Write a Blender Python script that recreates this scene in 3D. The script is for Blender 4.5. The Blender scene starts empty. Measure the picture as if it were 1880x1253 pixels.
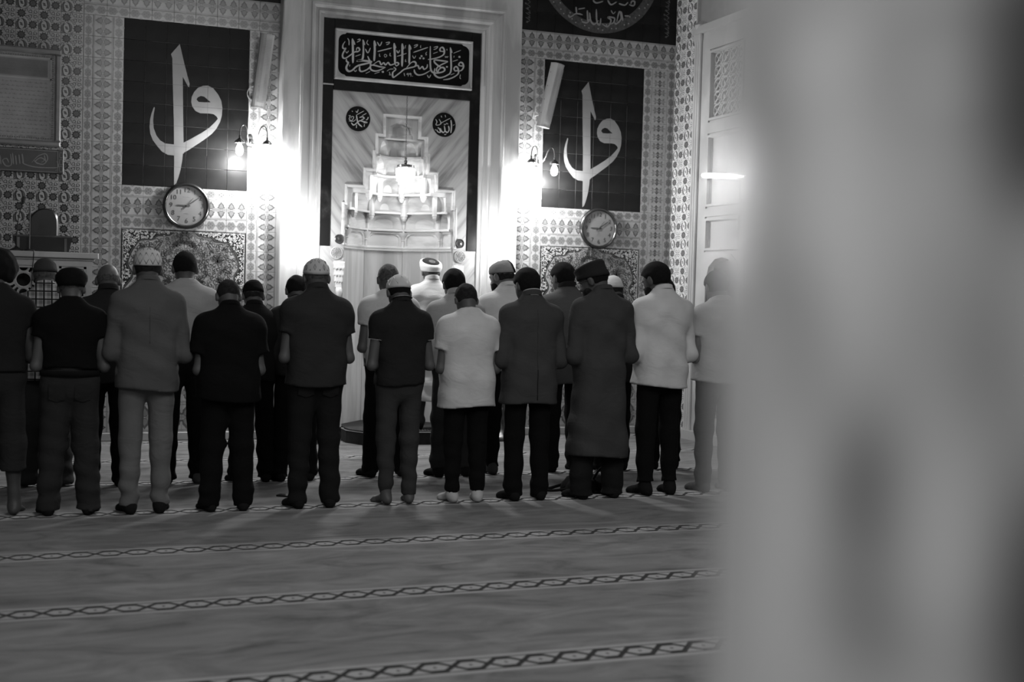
import bpy, bmesh, math, random
import numpy as np
from mathutils import Vector, Matrix, Euler
from mathutils.geometry import tessellate_polygon

random.seed(7)
RNG = np.random.default_rng(7)
SC = bpy.context.scene
COL = SC.collection
WALL = 13.379          # y of the tiled front wall
TILE = 0.2048
PI = math.pi

# ------------------------------------------------------------------ camera, world, lights, exposure
def make_camera():
    F, AL, PT, RO = 2375.93, 0.3704, 0.0350, -0.0264
    f = np.array([math.sin(AL) * math.cos(PT), math.cos(AL) * math.cos(PT), -math.sin(PT)])
    r = np.array([math.cos(AL), -math.sin(AL), 0.0])
    u = np.cross(r, f)
    r, u = math.cos(RO) * r - math.sin(RO) * u, math.sin(RO) * r + math.cos(RO) * u
    cd = bpy.data.cameras.new('camera')
    cam = bpy.data.objects.new('camera', cd)
    COL.objects.link(cam)
    m = Matrix(((r[0], u[0], -f[0], 0), (r[1], u[1], -f[1], 0), (r[2], u[2], -f[2], 1.55), (0, 0, 0, 1)))
    cam.matrix_world = m
    cd.sensor_width = 36.0
    cd.lens = F / 1880 * 36
    cd.clip_start = 0.05
    cd.dof.use_dof = True
    cd.dof.focus_distance = 11.0
    cd.dof.aperture_fstop = 1.8
    SC.camera = cam
make_camera()

SC.view_settings.view_transform = 'Standard'
SC.view_settings.look = 'None'
SC.view_settings.exposure = 0.0
SC.view_settings.gamma = 1.0
SC.view_settings.use_curve_mapping = False

world = bpy.data.worlds.new('world')
SC.world = world
world.use_nodes = True
world.node_tree.nodes['Background'].inputs[0].default_value = (0.5, 0.5, 0.5, 1)
world.node_tree.nodes['Background'].inputs[1].default_value = 0.05

def lamp(name, kind, loc, power, size=0.1, rot=(0, 0, 0), spot=None):
    l = bpy.data.lights.new(name, kind)
    l.energy = power
    if kind == 'AREA':
        l.shape = 'DISK'
        l.size = size
    else:
        l.shadow_soft_size = size
    if spot:
        l.spot_size, l.spot_blend = spot
    o = bpy.data.objects.new(name, l)
    o.location = loc
    o.rotation_euler = rot
    COL.objects.link(o)
    return o

# hall lamps under the ceiling, behind and above the camera
lamp('hall_lamp', 'AREA', (3.0, 1.2, 5.9), 228, 3.5, (math.radians(25), 0, 0))
lamp('hall_lamp', 'AREA', (2.0, 6.0, 6.2), 25, 2.5)
# wall sconces
for x, y, z in ((2.15, 13.15, 2.84), (2.385, 13.15, 2.84), (5.30, 13.15, 2.84), (5.53, 13.15, 2.84)):
    lamp('sconce_light', 'POINT', (x, y, z), 58, 0.04)
# electric candles beside the niche, the niche chandelier
for x in (2.78, 4.93):
    lamp('candle_light', 'POINT', (x, 12.86, 2.10), 34, 0.05)
lamp('niche_light', 'POINT', (3.89, 13.22, 2.62), 12, 0.06)
# ceiling spot before the niche, throwing the rows' shadows towards the hall
sp_ = lamp('niche_spot', 'SPOT', (3.9, 12.5, 5.6), 650, 0.25, (0, 0, 0), (math.radians(78), .7))
sp_.rotation_euler = (Vector((3.2, 10.9, 0)) - sp_.location).to_track_quat('-Z', 'Y').to_euler()
# unseen soft fill light added above the right side
lamp('side_fill', 'AREA', (5.0, 10.8, 6.4), 18, 1.5)
lamp('column_fill', 'AREA', (-2.2, 0.6, 4.5), 110, 1.5, (0, math.radians(-35), 0))  # unseen fill added left of the camera to brighten the column

# ------------------------------------------------------------------ materials
MATS = {}
def _new(name):
    m = bpy.data.materials.new(name)
    m.use_nodes = True
    nt = m.node_tree
    return m, nt, nt.nodes['Principled BSDF']

def _coords(nt, scale=(1, 1, 1), rot=(0, 0, 0), kind='Object', loc=(0, 0, 0)):
    tc = nt.nodes.new('ShaderNodeTexCoord')
    mp = nt.nodes.new('ShaderNodeMapping')
    mp.inputs['Scale'].default_value = scale
    mp.inputs['Rotation'].default_value = rot
    mp.inputs['Location'].default_value = loc
    nt.links.new(tc.outputs[kind], mp.inputs['Vector'])
    return mp.outputs['Vector']

def _world_coords(nt, scale=(1, 1, 1)):
    g = nt.nodes.new('ShaderNodeNewGeometry')
    mp = nt.nodes.new('ShaderNodeMapping')
    mp.inputs['Scale'].default_value = scale
    nt.links.new(g.outputs['Position'], mp.inputs['Vector'])
    return mp.outputs['Vector']

def _noise(nt, vec, scale, detail=3, rough=0.5, dist=0.0):
    n = nt.nodes.new('ShaderNodeTexNoise')
    n.inputs['Scale'].default_value = scale
    n.inputs['Detail'].default_value = detail
    n.inputs['Roughness'].default_value = rough
    n.inputs['Distortion'].default_value = dist
    nt.links.new(vec, n.inputs['Vector'])
    return n.outputs['Fac']

def _ramp(nt, fac, stops):
    r = nt.nodes.new('ShaderNodeValToRGB')
    e = r.color_ramp.elements
    e[0].position, e[1].position = stops[0][0], stops[-1][0]
    e[0].color = (stops[0][1],) * 3 + (1,)
    e[1].color = (stops[-1][1],) * 3 + (1,)
    for p, v in stops[1:-1]:
        k = e.new(p)
        k.color = (v, v, v, 1)
    nt.links.new(fac, r.inputs['Fac'])
    return r.outputs['Color']

def _bump(nt, bsdf, h, strength, dist=0.01):
    b = nt.nodes.new('ShaderNodeBump')
    b.inputs['Strength'].default_value = strength
    b.inputs['Distance'].default_value = dist
    nt.links.new(h, b.inputs['Height'])
    nt.links.new(b.outputs['Normal'], bsdf.inputs['Normal'])

def math_node(nt, op, a, b=None, c=None):
    n = nt.nodes.new('ShaderNodeMath')
    n.operation = op
    for i, v in enumerate((a, b, c)):
        if v is None:
            continue
        if isinstance(v, (int, float)):
            n.inputs[i].default_value = v
        else:
            nt.links.new(v, n.inputs[i])
    return n.outputs[0]

def grey(name, v, rough=0.6, var=0.15, scale=6.0, bump=0.0, metal=0.0, spec=0.5, stretch=(1, 1, 1), bscale=None):
    if name in MATS:
        return MATS[name]
    m, nt, b = _new(name)
    vec = _coords(nt, stretch)
    n = _noise(nt, vec, scale, 3)
    c = _ramp(nt, n, [(0.3, v * (1 - var)), (0.7, v * (1 + var))])
    nt.links.new(c, b.inputs['Base Color'])
    b.inputs['Roughness'].default_value = rough
    b.inputs['Metallic'].default_value = metal
    b.inputs['Specular IOR Level'].default_value = spec
    if bump:
        _bump(nt, b, _noise(nt, vec, bscale or scale * 20, 2), bump, 0.004)
    MATS[name] = m
    return m

def cloth(name, v, rough=0.95, bump=0.25, var=0.10):
    """matt woven cloth: slight tone variation, creases and fine weave relief"""
    if name in MATS:
        return MATS[name]
    m, nt, b = _new(name)
    vec = _coords(nt, (1, 1, 1))
    c = _ramp(nt, _noise(nt, vec, 5.0, 3), [(0.3, v * (1 - var)), (0.7, v * (1 + var))])
    nt.links.new(c, b.inputs['Base Color'])
    b.inputs['Roughness'].default_value = rough
    b.inputs['Specular IOR Level'].default_value = 0.12
    folds = _noise(nt, _coords(nt, (4.5, 4.5, 8.0), (0, .55, 0)), 1.0, 3, .45, 2.2)
    b1 = nt.nodes.new('ShaderNodeBump')
    b1.inputs['Strength'].default_value = 0.34
    b1.inputs['Distance'].default_value = 0.02
    nt.links.new(folds, b1.inputs['Height'])
    b2 = nt.nodes.new('ShaderNodeBump')
    b2.inputs['Strength'].default_value = bump
    b2.inputs['Distance'].default_value = 0.003
    nt.links.new(_noise(nt, vec, 260, 2), b2.inputs['Height'])
    nt.links.new(b1.outputs['Normal'], b2.inputs['Normal'])
    nt.links.new(b2.outputs['Normal'], b.inputs['Normal'])
    MATS[name] = m
    return m

def emit(name, s):
    if name in MATS:
        return MATS[name]
    m, nt, b = _new(name)
    b.inputs['Base Color'].default_value = (0.8, 0.8, 0.8, 1)
    b.inputs['Emission Color'].default_value = (1, 1, 1, 1)
    b.inputs['Emission Strength'].default_value = s
    MATS[name] = m
    return m

def marble(name, base, vein, scale=3.0, stretch=(1, 1, 1), rot=(0, 0, 0), rough=0.25, mirror_x=None, lo=0.42, hi=0.62, spec=0.5):
    """polished marble with stretched veins; mirror_x gives book-matched slabs about that x"""
    if name in MATS:
        return MATS[name]
    m, nt, b = _new(name)
    g = nt.nodes.new('ShaderNodeNewGeometry')
    vec = g.outputs['Position']
    if mirror_x is not None:
        sp = nt.nodes.new('ShaderNodeSeparateXYZ')
        nt.links.new(vec, sp.inputs[0])
        ax = math_node(nt, 'ABSOLUTE', math_node(nt, 'SUBTRACT', sp.outputs[0], mirror_x))
        cb = nt.nodes.new('ShaderNodeCombineXYZ')
        nt.links.new(ax, cb.inputs[0])
        nt.links.new(sp.outputs[1], cb.inputs[1])
        nt.links.new(sp.outputs[2], cb.inputs[2])
        vec = cb.outputs[0]
    mp = nt.nodes.new('ShaderNodeVectorRotate')
    mp.rotation_type = 'EULER_XYZ'
    mp.inputs['Rotation'].default_value = rot
    nt.links.new(vec, mp.inputs['Vector'])
    ms = nt.nodes.new('ShaderNodeMapping')
    ms.inputs['Scale'].default_value = stretch
    nt.links.new(mp.outputs[0], ms.inputs['Vector'])
    n1 = _noise(nt, ms.outputs[0], scale, 5, 0.55, 0.3)
    c = _ramp(nt, n1, [(lo, vein), (0.5 * (lo + hi), vein + 0.7 * (base - vein)), (hi, base)])
    nt.links.new(c, b.inputs['Base Color'])
    b.inputs['Roughness'].default_value = rough
    b.inputs['Specular IOR Level'].default_value = spec
    MATS[name] = m
    return m

# ------------------------------------------------------------------ mesh building
class MB:
    """collects simple shapes; build() links them as one mesh object"""
    def __init__(self):
        self.v, self.f, self.mi = [], [], []
    def add(self, vs, fs, mi=0):
        o = len(self.v)
        self.v += [tuple(p) for p in vs]
        self.f += [tuple(i + o for i in f) for f in fs]
        self.mi += [mi] * len(fs)
        return self
    def box(self, lo, hi, mi=0):
        (a, b, c), (d, e, g) = lo, hi
        vs = [(a, b, c), (d, b, c), (d, e, c), (a, e, c), (a, b, g), (d, b, g), (d, e, g), (a, e, g)]
        return self.add(vs, [(0, 3, 2, 1), (4, 5, 6, 7), (0, 1, 5, 4), (1, 2, 6, 5), (2, 3, 7, 6), (3, 0, 4, 7)], mi)
    def bbox(self, lo, hi, bv, mi=0):
        """box with chamfered front and side edges along z and x"""
        (a, b, c), (d, e, g) = lo, hi
        vs = [(a, e, c), (d, e, c), (d, e, g), (a, e, g), (a, b + bv, c), (d, b + bv, c), (d, b + bv, g), (a, b + bv, g),
              (a + bv, b, c + bv), (d - bv, b, c + bv), (d - bv, b, g - bv), (a + bv, b, g - bv)]
        fs = [(0, 1, 2, 3), (8, 11, 10, 9), (4, 8, 9, 5), (5, 9, 10, 6), (6, 10, 11, 7), (7, 11, 8, 4), (0, 4, 5, 1), (1, 5, 6, 2), (2, 6, 7, 3), (3, 7, 4, 0)]
        return self.add(vs, [f[::-1] for f in fs], mi)
    def tube(self, path, r, n=8, mi=0, closed=False, caps=True):
        P = [Vector(p) for p in path]
        R = r if isinstance(r, (list, tuple)) else [r] * len(P)
        vs, fs = [], []
        up = Vector((0.13, 0.21, 0.97))
        L = len(P)
        prev = None
        for i, p in enumerate(P):
            if closed:
                t = P[(i + 1) % L] - P[i - 1]
            else:
                t = P[min(i + 1, L - 1)] - P[max(i - 1, 0)]
            t.normalize()
            if prev is None:
                a = t.cross(up)
                if a.length < 1e-3:
                    a = t.cross(Vector((1, 0, 0)))
            else:
                a = prev - t * prev.dot(t)
            a.normalize()
            prev = a
            b = t.cross(a)
            for k in range(n):
                w = 2 * PI * k / n
                vs.append(p + (a * math.cos(w) + b * math.sin(w)) * R[i])
        for i in range(L if closed else L - 1):
            j = (i + 1) % L
            for k in range(n):
                fs.append((i * n + k, i * n + (k + 1) % n, j * n + (k + 1) % n, j * n + k))
        if caps and not closed:
            fs.append(tuple(range(n))[::-1])
            fs.append(tuple((L - 1) * n + k for k in range(n)))
        return self.add(vs, fs, mi)
    def lathe(self, prof, c=(0, 0, 0), n=24, axis='z', mi=0, sx=1.0, sy=1.0, ends=True):
        """prof = [(r, h)]; revolve about an axis through c"""
        vs, fs = [], []
        for r, h in prof:
            for k in range(n):
                w = 2 * PI * k / n
                a, b = r * math.cos(w) * sx, r * math.sin(w) * sy
                p = (a, b, h) if axis == 'z' else ((a, -h, b) if axis == 'y' else (h, a, b))
                vs.append((p[0] + c[0], p[1] + c[1], p[2] + c[2]))
        for i in range(len(prof) - 1):
            for k in range(n):
                fs.append((i * n + k, i * n + (k + 1) % n, (i + 1) * n + (k + 1) % n, (i + 1) * n + k))
        if ends and prof[0][0] > 1e-5:
            fs.append(tuple(range(n))[::-1])
        if ends and prof[-1][0] > 1e-5:
            fs.append(tuple((len(prof) - 1) * n + k for k in range(n)))
        return self.add(vs, fs, mi)
    def prism(self, poly, z0, z1, mi=0):
        """poly in xy, extruded in z"""
        n = len(poly)
        vs = [(x, y, z0) for x, y in poly] + [(x, y, z1) for x, y in poly]
        fs = [tuple(range(n))[::-1], tuple(range(n, 2 * n))]
        fs += [(i, (i + 1) % n, n + (i + 1) % n, n + i) for i in range(n)]
        return self.add(vs, fs, mi)
    def plate(self, outer, y0, y1, holes=(), mi=0):
        """polygon in xz (with holes), front face at y0 (towards the camera), back at y1"""
        loops = [list(outer)] + [list(h) for h in holes]
        pts = [p for l in loops for p in l]
        tri = tessellate_polygon([[Vector((x, z, 0)) for x, z in l] for l in loops])
        n = len(pts)
        vs = [(x, y0, z) for x, z in pts] + [(x, y1, z) for x, z in pts]
        fs = []
        for t in tri:
            a, b, c = (pts[i] for i in t)
            s = (b[0] - a[0]) * (c[1] - a[1]) - (b[1] - a[1]) * (c[0] - a[0])
            t = t if s > 0 else t[::-1]      # counter-clockwise in xz looks towards -y
            fs.append(tuple(t))
            fs.append(tuple(i + n for i in t[::-1]))
        o = 0
        for l in loops:
            k = len(l)
            for i in range(k):
                j = (i + 1) % k
                fs.append((o + i, o + j, n + o + j, n + o + i))
            o += k
        return self.add(vs, fs, mi)
    def ribbon(self, pts, w, y, mi=0, taper=True, smooth=True):
        """flat brush stroke in the xz plane at depth y"""
        self.nrib = getattr(self, 'nrib', 0) + 1
        y = y - .000012 * self.nrib          # later strokes lie a hair above earlier ones
        P = catmull(pts, 5) if smooth and len(pts) > 2 else [tuple(p) for p in pts]
        if len(P) == 2:
            (a, b), (c, d) = P
            P = [(a + (c - a) * t, b + (d - b) * t) for t in (0, .15, .5, .85, 1)]
        L = len(P)
        vs, fs = [], []
        for i, p in enumerate(P):
            q0, q1 = P[max(i - 1, 0)], P[min(i + 1, L - 1)]
            tx, tz = q1[0] - q0[0], q1[1] - q0[1]
            l = math.hypot(tx, tz) or 1.0
            tx, tz = tx / l, tz / l
            ang = math.atan2(tz, tx)
            ww = w * (0.62 + 0.38 * abs(math.sin(ang - 0.6)))
            if taper:
                s = i / (L - 1)
                ww *= min(1.0, 0.45 + 4 * min(s, 1 - s))
            nx, nz = -tz * ww / 2, tx * ww / 2
            vs += [(p[0] + nx, y, p[1] + nz), (p[0] - nx, y, p[1] - nz)]
        for i in range(L - 1):
            fs.append((2 * i, 2 * i + 1, 2 * i + 3, 2 * i + 2))
        return self.add(vs, fs, mi)
    def flat(self, poly, y, mi=0):
        s = sum(poly[i - 1][0] * poly[i][1] - poly[i][0] * poly[i - 1][1] for i in range(len(poly)))
        p = poly if s > 0 else poly[::-1]
        return self.add([(x, y, z) for x, z in p], [tuple(range(len(p)))], mi)
    def mesh(self, name, mats, smooth=False):
        me = bpy.data.meshes.new(name)
        me.from_pydata(self.v, [], self.f)
        for m in (mats if isinstance(mats, (list, tuple)) else [mats]):
            me.materials.append(m)
        if me.polygons:
            me.polygons.foreach_set('material_index', self.mi)
            if smooth:
                me.polygons.foreach_set('use_smooth', [True] * len(me.polygons))
        me.update()
        return me
    def build(self, name, mats, parent=None, loc=None, rot=None, smooth=False, angle=None):
        me = self.mesh(name, mats, smooth)
        if smooth and angle:
            me.set_sharp_from_angle(angle=math.radians(angle))
        return link(name, me, parent, loc, rot)

def link(name, me, parent=None, loc=None, rot=None):
    o = bpy.data.objects.new(name, me)
    COL.objects.link(o)
    if parent is not None:
        o.parent = parent
    if loc is not None:
        o.location = loc
    if rot is not None:
        o.rotation_euler = rot
    return o

def catmull(pts, n=5, closed=False):
    P = [np.array(p, float) for p in pts]
    L = len(P)
    out = []
    for i in range(L if closed else L - 1):
        if closed:
            a, b, c, d = P[i - 1], P[i], P[(i + 1) % L], P[(i + 2) % L]
        else:
            a, b, c, d = P[max(i - 1, 0)], P[i], P[i + 1], P[min(i + 2, L - 1)]
        for k in range(n):
            t = k / n
            out.append(tuple(0.5 * (2 * b + (c - a) * t + (2 * a - 5 * b + 4 * c - d) * t * t + (3 * b - a - 3 * c + d) * t ** 3)))
    if not closed:
        out.append(tuple(P[-1]))
    return out

def thing(name, label, cat, loc=(0, 0, 0), rotz=0.0, group=None):
    o = bpy.data.objects.new(name, None)
    COL.objects.link(o)
    o.location = loc
    o.rotation_euler = (0, 0, rotz)
    return tag(o, label, cat, group)

def tag(o, label, cat, group=None):
    o['label'] = label
    o['category'] = cat
    if group:
        o['group'] = group
    return o

def struct(o):
    o['kind'] = 'structure'
    return o

# ------------------------------------------------------------------ setting: carpeted floor, walls, ceiling
def carpet_material():
    m, nt, b = _new('carpet')
    g = nt.nodes.new('ShaderNodeNewGeometry')
    sp = nt.nodes.new('ShaderNodeSeparateXYZ')
    nt.links.new(g.outputs['Position'], sp.inputs[0])
    X, Y = sp.outputs[0], sp.outputs[1]
    M = lambda *a: math_node(nt, *a)
    # distance from the nearest woven stripe, in half-stripe widths
    k = M('DIVIDE', M('SUBTRACT', 10.4539, Y), 1.3495)
    d = M('MULTIPLY', M('SUBTRACT', k, M('ROUND', k)), 1.3495)
    v = M('DIVIDE', d, 0.122)
    av = M('ABSOLUTE', v)
    u = M('FRACT', M('DIVIDE', X, 0.158))
    au = M('ABSOLUTE', M('SUBTRACT', M('MULTIPLY', u, 2.0), 1.0))      # 0 at a lozenge centre, 1 between two
    dia = M('ADD', M('DIVIDE', au, 0.66), M('DIVIDE', av, 0.60))
    tone_light, tone_mid, tone_dark = 0.32, 0.12, 0.007
    lo = M('LESS_THAN', dia, 0.20)
    inner = M('LESS_THAN', av, 0.60)
    edge = M('LESS_THAN', av, 0.69)
    stripe = M('LESS_THAN', av, 1.0)
    def mix(f, a, c):      # f ? a : c
        return M('ADD', M('MULTIPLY', f, a), M('MULTIPLY', M('SUBTRACT', 1.0, f), c))
    zig = M('MINIMUM', 0.50, M('MULTIPLY', M('SUBTRACT', 1.0, au), 0.80))          # two bands plaited along the stripe
    plait = M('LESS_THAN', M('ABSOLUTE', M('SUBTRACT', av, zig)), 0.165)
    val_in = mix(plait, tone_dark, mix(lo, 0.05, 0.29))
    val = mix(inner, val_in, mix(edge, tone_dark, 0.27))
    # plain pile with drifting worn streaks
    vec = _world_coords(nt, (0.7, 1.7, 1))
    n1 = _noise(nt, vec, 2.4, 6, 0.62, 1.2)
    pile = _ramp(nt, n1, [(0.30, 0.062), (0.46, 0.130), (0.68, 0.20)])
    vec2 = _world_coords(nt, (1, 1, 1))
    n2 = _noise(nt, vec2, 160, 2)
    mx = nt.nodes.new('ShaderNodeMixRGB')
    nt.links.new(stripe, mx.inputs[0])
    nt.links.new(pile, mx.inputs[1])
    nt.links.new(val, mx.inputs[2])
    nt.links.new(mx.outputs[0], b.inputs['Base Color'])
    b.inputs['Roughness'].default_value = 1.0
    b.inputs['Specular IOR Level'].default_value = 0.05
    b.inputs['Sheen Weight'].default_value = 0.15
    _bump(nt, b, n2, 0.5, 0.006)
    return m

fl = MB()
nx, ny = 12, 12
fl.box((-5.0, -4.0, -0.12), (9.3, 13.62, 0.0))
struct(fl.build('floor', carpet_material()))

plaster = grey('plaster', 0.42, 0.9, 0.06, 2.0, 0.1)
grout = grey('grout', 0.5, 0.8, 0.08, 8.0)
struct(MB().box((-5.0, -4.0, 7.0), (9.3, 14.6, 7.15)).build('ceiling', grey('ceiling_paint', 0.5, 0.9, 0.05, 2.0)))
struct(MB().box((-5.15, -4.0, 0.0), (-5.0, 14.6, 7.0)).build('wall_left', plaster))
struct(MB().box((-5.15, -4.15, 0.0), (9.45, -4.0, 7.0)).build('wall_back', plaster))
wall_right = struct(MB().box((9.3, -4.0, 0.0), (9.45, 13.62, 7.0)).build('wall_right', plaster))
wall_far_left = struct(MB().box((-5.0, WALL, 0.0), (0.633, WALL + 0.24, 7.0)).build('wall_front_far_left', grout))
wall_fl = struct(MB().box((0.633, WALL, 0.0), (2.60, WALL + 0.24, 7.0)).build('wall_front_left', grout))
wall_fr = struct(MB().box((5.11, WALL, 0.0), (9.3, WALL + 0.24, 7.0)).build('wall_front_right', grout))
struct(MB().box((2.56, 14.35, 0.0), (5.15, 14.6, 7.0)).box((2.56, WALL + 0.05, 4.9), (5.15, 14.35, 7.0)).box((2.56, WALL + .24, 0), (2.60, 14.35, 4.9)).box((5.11, WALL + .24, 0), (5.15, 14.35, 4.9)).build('wall_front_centre', plaster))
pier = struct(MB().box((7.132, 12.86, 0.0), (9.3, WALL, 7.0)).build('wall_pier', grout))

bb = grey('skirting_stone', 0.32, 0.5, 0.15, 5)
for nm, x0, x1 in (('baseboard_left', 0.70, 2.55), ('baseboard_right', 5.16, 7.13)):
    struct(MB().bbox((x0, WALL - 0.03, 0.0), (x1, WALL, 0.085), 0.008).build(nm, bb))

# ------------------------------------------------------------------ tiles
def tmat(name, v, var=0.12, rough=0.22):
    return grey(name, v, rough, var, 7.0, 0.0, 0, 0.3)
T_ground = tmat('tile_glaze_pale', 0.33, 0.18)
T_soft = tmat('tile_glaze_soft', 0.21, 0.2)
T_mid = tmat('tile_glaze_mid', 0.17, 0.2)
T_dark = tmat('tile_glaze_dark', 0.085, 0.2)
T_ink = tmat('tile_glaze_ink', 0.022, 0.2)
T_white = tmat('tile_glaze_white', 0.58, 0.08)
T_black = grey('tile_glaze_black', 0.009, 0.42, 0.5, 4.0, 0, 0, 0.12)
TM = [T_ground, T_soft, T_mid, T_dark, T_ink, T_white]

TMESH = {}
def rotp(p, a):
    c, s = math.cos(a), math.sin(a)
    return [(x * c - z * s, x * s + z * c) for x, z in p]
def off(p, dx, dz):
    return [(x + dx, z + dz) for x, z in p]
def scl(p, a, b=None):
    b = a if b is None else b
    return [(x * a, z * b) for x, z in p]
HALF_TULIP = [(0, 0.004), (0.010, 0.012), (0.016, 0.030), (0.030, 0.020), (0.043, 0.020), (0.057, 0.009), (0.074, 0.0)]
TULIP = HALF_TULIP + [(x, -z) for x, z in HALF_TULIP[::-1][1:]]
OGEE_H = [(0, 0.067), (0.006, 0.058), (0.012, 0.048), (0.028, 0.036), (0.036, 0.022), (0.034, 0.010), (0.030, 0.0)]
OGEE = OGEE_H + [(x, -z) for x, z in OGEE_H[:-1][::-1]] + [(-x, -z) for x, z in OGEE_H[1:]] + [(-x, z) for x, z in OGEE_H[:-1][::-1][:-1]]
def star(r0, r1, n):
    return [((r0 if i % 2 else r1) * math.cos(PI * i / n), (r0 if i % 2 else r1) * math.sin(PI * i / n)) for i in range(2 * n)]
def disc(r, n=10):
    return [(r * math.cos(2 * PI * i / n), r * math.sin(2 * PI * i / n)) for i in range(n)]
def crescent(r, w, a0, a1, n=7):
    o = [(r * math.cos(a0 + (a1 - a0) * i / n), r * math.sin(a0 + (a1 - a0) * i / n)) for i in range(n + 1)]
    i_ = [((r - w * math.sin(PI * i / n)) * math.cos(a0 + (a1 - a0) * i / n), (r - w * math.sin(PI * i / n)) * math.sin(a0 + (a1 - a0) * i / n)) for i in range(1, n)][::-1]
    return o + i_

def tile_mesh(kind, w, h):
    key = (kind, round(w, 3), round(h, 3))
    if key in TMESH:
        return TMESH[key]
    b = MB()
    g = 0.0012
    ground = {'black': 4, 'dense': 0, 'dense_pale': 5}.get(kind, 0)
    b.bbox((-w / 2 + g, -0.010, -h / 2 + g), (w / 2 - g, 0.0, h / 2 - g), 0.0015, ground)
    y1, y2, y3 = -0.0104, -0.0108, -0.0112
    if kind in ('palmette', 'palmette_row'):
        t = 0 if kind == 'palmette' else PI / 2
        L = h if kind == 'palmette' else w
        S = (w if kind == 'palmette' else h) / 0.2
        b.flat(rotp([(-0.016, -L / 2 + .002), (0.016, -L / 2 + .002), (0.016, L / 2 - .002), (-0.016, L / 2 - .002)], t), y1, 1)
        for zc in (-L / 4, L / 4):
            for s in (0, PI):
                b.flat(rotp(off(rotp(scl(TULIP, S * 1.08, S * 1.35), s), 0.004 if s == 0 else -0.004, zc), t), y2, 3)
                b.flat(rotp(off(rotp(scl(TULIP, .72 * S, .85 * S), s), 0.010 if s == 0 else -0.010, zc), t), y3, 2)
            b.flat(rotp(off(disc(0.005, 6), 0, zc), t), y3, 5)
        for s in (-1, 1):      # pale scroll border near the tile edges
            x = s * (0.088 * S)
            b.flat(rotp([(x - .008, -L / 2 + .003), (x + .008, -L / 2 + .003), (x + .003, 0), (x + .008, L / 2 - .003), (x - .008, L / 2 - .003), (x - .003, 0)], t), y1, 1)
    elif kind in ('lozenge', 'lozenge_row'):
        t = 0 if kind == 'lozenge' else PI / 2
        L, S = (h, w) if kind == 'lozenge' else (w, h)
        k = S / 0.1
        for zc in (-L / 4, L / 4):
            b.flat(rotp(off(scl(OGEE, k, min(1.0, L / .26)), 0, zc), t), y1, 2)
            for q in ((0, .02), (0, -.02), (.014 * k, 0), (-.014 * k, 0)):
                b.flat(rotp(off(disc(0.0055, 6), q[0], zc + q[1]), t), y2, 3)
        for s in (-1, 1):
            b.flat(rotp(off(scl([(0, .022), (.014, 0), (0, -.022), (-.004, 0)], -s * k, 1), s * S * .49, 0), t), y1, 1)
    elif kind == 'hourglass':
        for zc in (-h / 4, h / 4):
            b.flat(off([(-.088, 0), (-.05, .012), (0, .030), (.05, .012), (.088, 0), (.05, -.012), (0, -.030), (-.05, -.012)], 0, zc), y1, 1)
            b.flat(off(rotp(scl(TULIP, .62, .8), PI / 2), 0, zc), y1 - .0002, 3)
            b.flat(off(rotp(scl(TULIP, .62, .8), -PI / 2), 0, zc), y1 - .0002, 3)
            b.flat(off([(-.05, 0), (0, .014), (.05, 0), (0, -.014)], 0, zc), y2, 0)
            b.flat(off([(-.02, 0), (0, .012), (.02, 0), (0, -.012)], 0, zc), y3, 3)
            for s in (-1, 1):
                b.flat(off(rotp(scl(TULIP, .45, .5), PI / 2 - s * .6), s * .045, zc + .012), y2, 2)
                b.flat(off(rotp(scl(TULIP, .45, .5), -PI / 2 + s * .6), s * .045, zc - .012), y2, 2)
    elif kind in ('dense', 'dense_pale'):
        ink, mid = (4, 3) if kind == 'dense' else (3, 2)
        sx, sz = w / .2048, h / .2048
        P = lambda poly: scl(poly, sx, sz)
        q = .0512
        for cx, cz in ((-q, q), (q, -q)):              # spiky rosettes
            b.flat(P(off(star(.032, .046, 10), cx, cz)), y1, ink)
            b.flat(P(off(disc(.022, 10), cx, cz)), y2, mid)
            for a in range(4):
                b.flat(P(off(rotp([(.003, 0), (.010, .004), (.018, 0), (.010, -.004)], a * PI / 2 + .4), cx, cz)), y3, ink)
        cx, cz = -q, -q                               # pair of swirling leaves
        for s in (0, PI):
            lf = crescent(.050, .030, -2.0, 1.3)
            b.flat(P(off(rotp(off(lf, .006, .003), s + .5), cx, cz)), y1, ink)
            b.flat(P(off(rotp(off(crescent(.045, .014, -1.4, .7), .006, .003), s + .5), cx, cz)), y2, mid)
        sp_ = [(.004 + .018 * t * math.cos(5.5 * t), .018 * t * math.sin(5.5 * t) + .004) for t in np.linspace(0, 1, 9)]
        for s in (0, PI):
            b.ribbon(P(off(rotp(sp_, s), cx, cz)), .009, y2, ink, False, False)
        cx, cz = q, q                                 # scroll work round a pale cross
        for a in range(4):
            cv = [(.027 + .019 * (1.15 - .8 * u) * math.cos(1.2 + 7.2 * u), .022 + .019 * (1.15 - .8 * u) * math.sin(1.2 + 7.2 * u)) for u in np.linspace(0, 1, 10)]
            b.ribbon(P(off(rotp(cv, a * PI / 2), cx, cz)), .0075, y1, ink, True, False)
            b.flat(P(off(rotp([(.003, 0), (.012, .005), (.024, 0), (.012, -.005)], a * PI / 2 + .78), cx, cz)), y2, mid)
        # tendrils that tie the motifs of neighbouring tiles together
        for (ax_, az_), ph in (((-.0, .02), .3), ((.02, -.0), 2.0), ((-.0, -.085), 1.2), ((-.085, .0), 4.0), ((-.09, -.09), .8), ((.088, -.01), 3.0), ((-.012, .088), 5.2)):
            cv = [(ax_ + .013 * (1.2 - .7 * u) * math.cos(ph + 6 * u), az_ + .013 * (1.2 - .7 * u) * math.sin(ph + 6 * u)) for u in np.linspace(0, 1, 8)]
            b.ribbon(P(cv), .0062, y1, ink, True, False)
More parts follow.
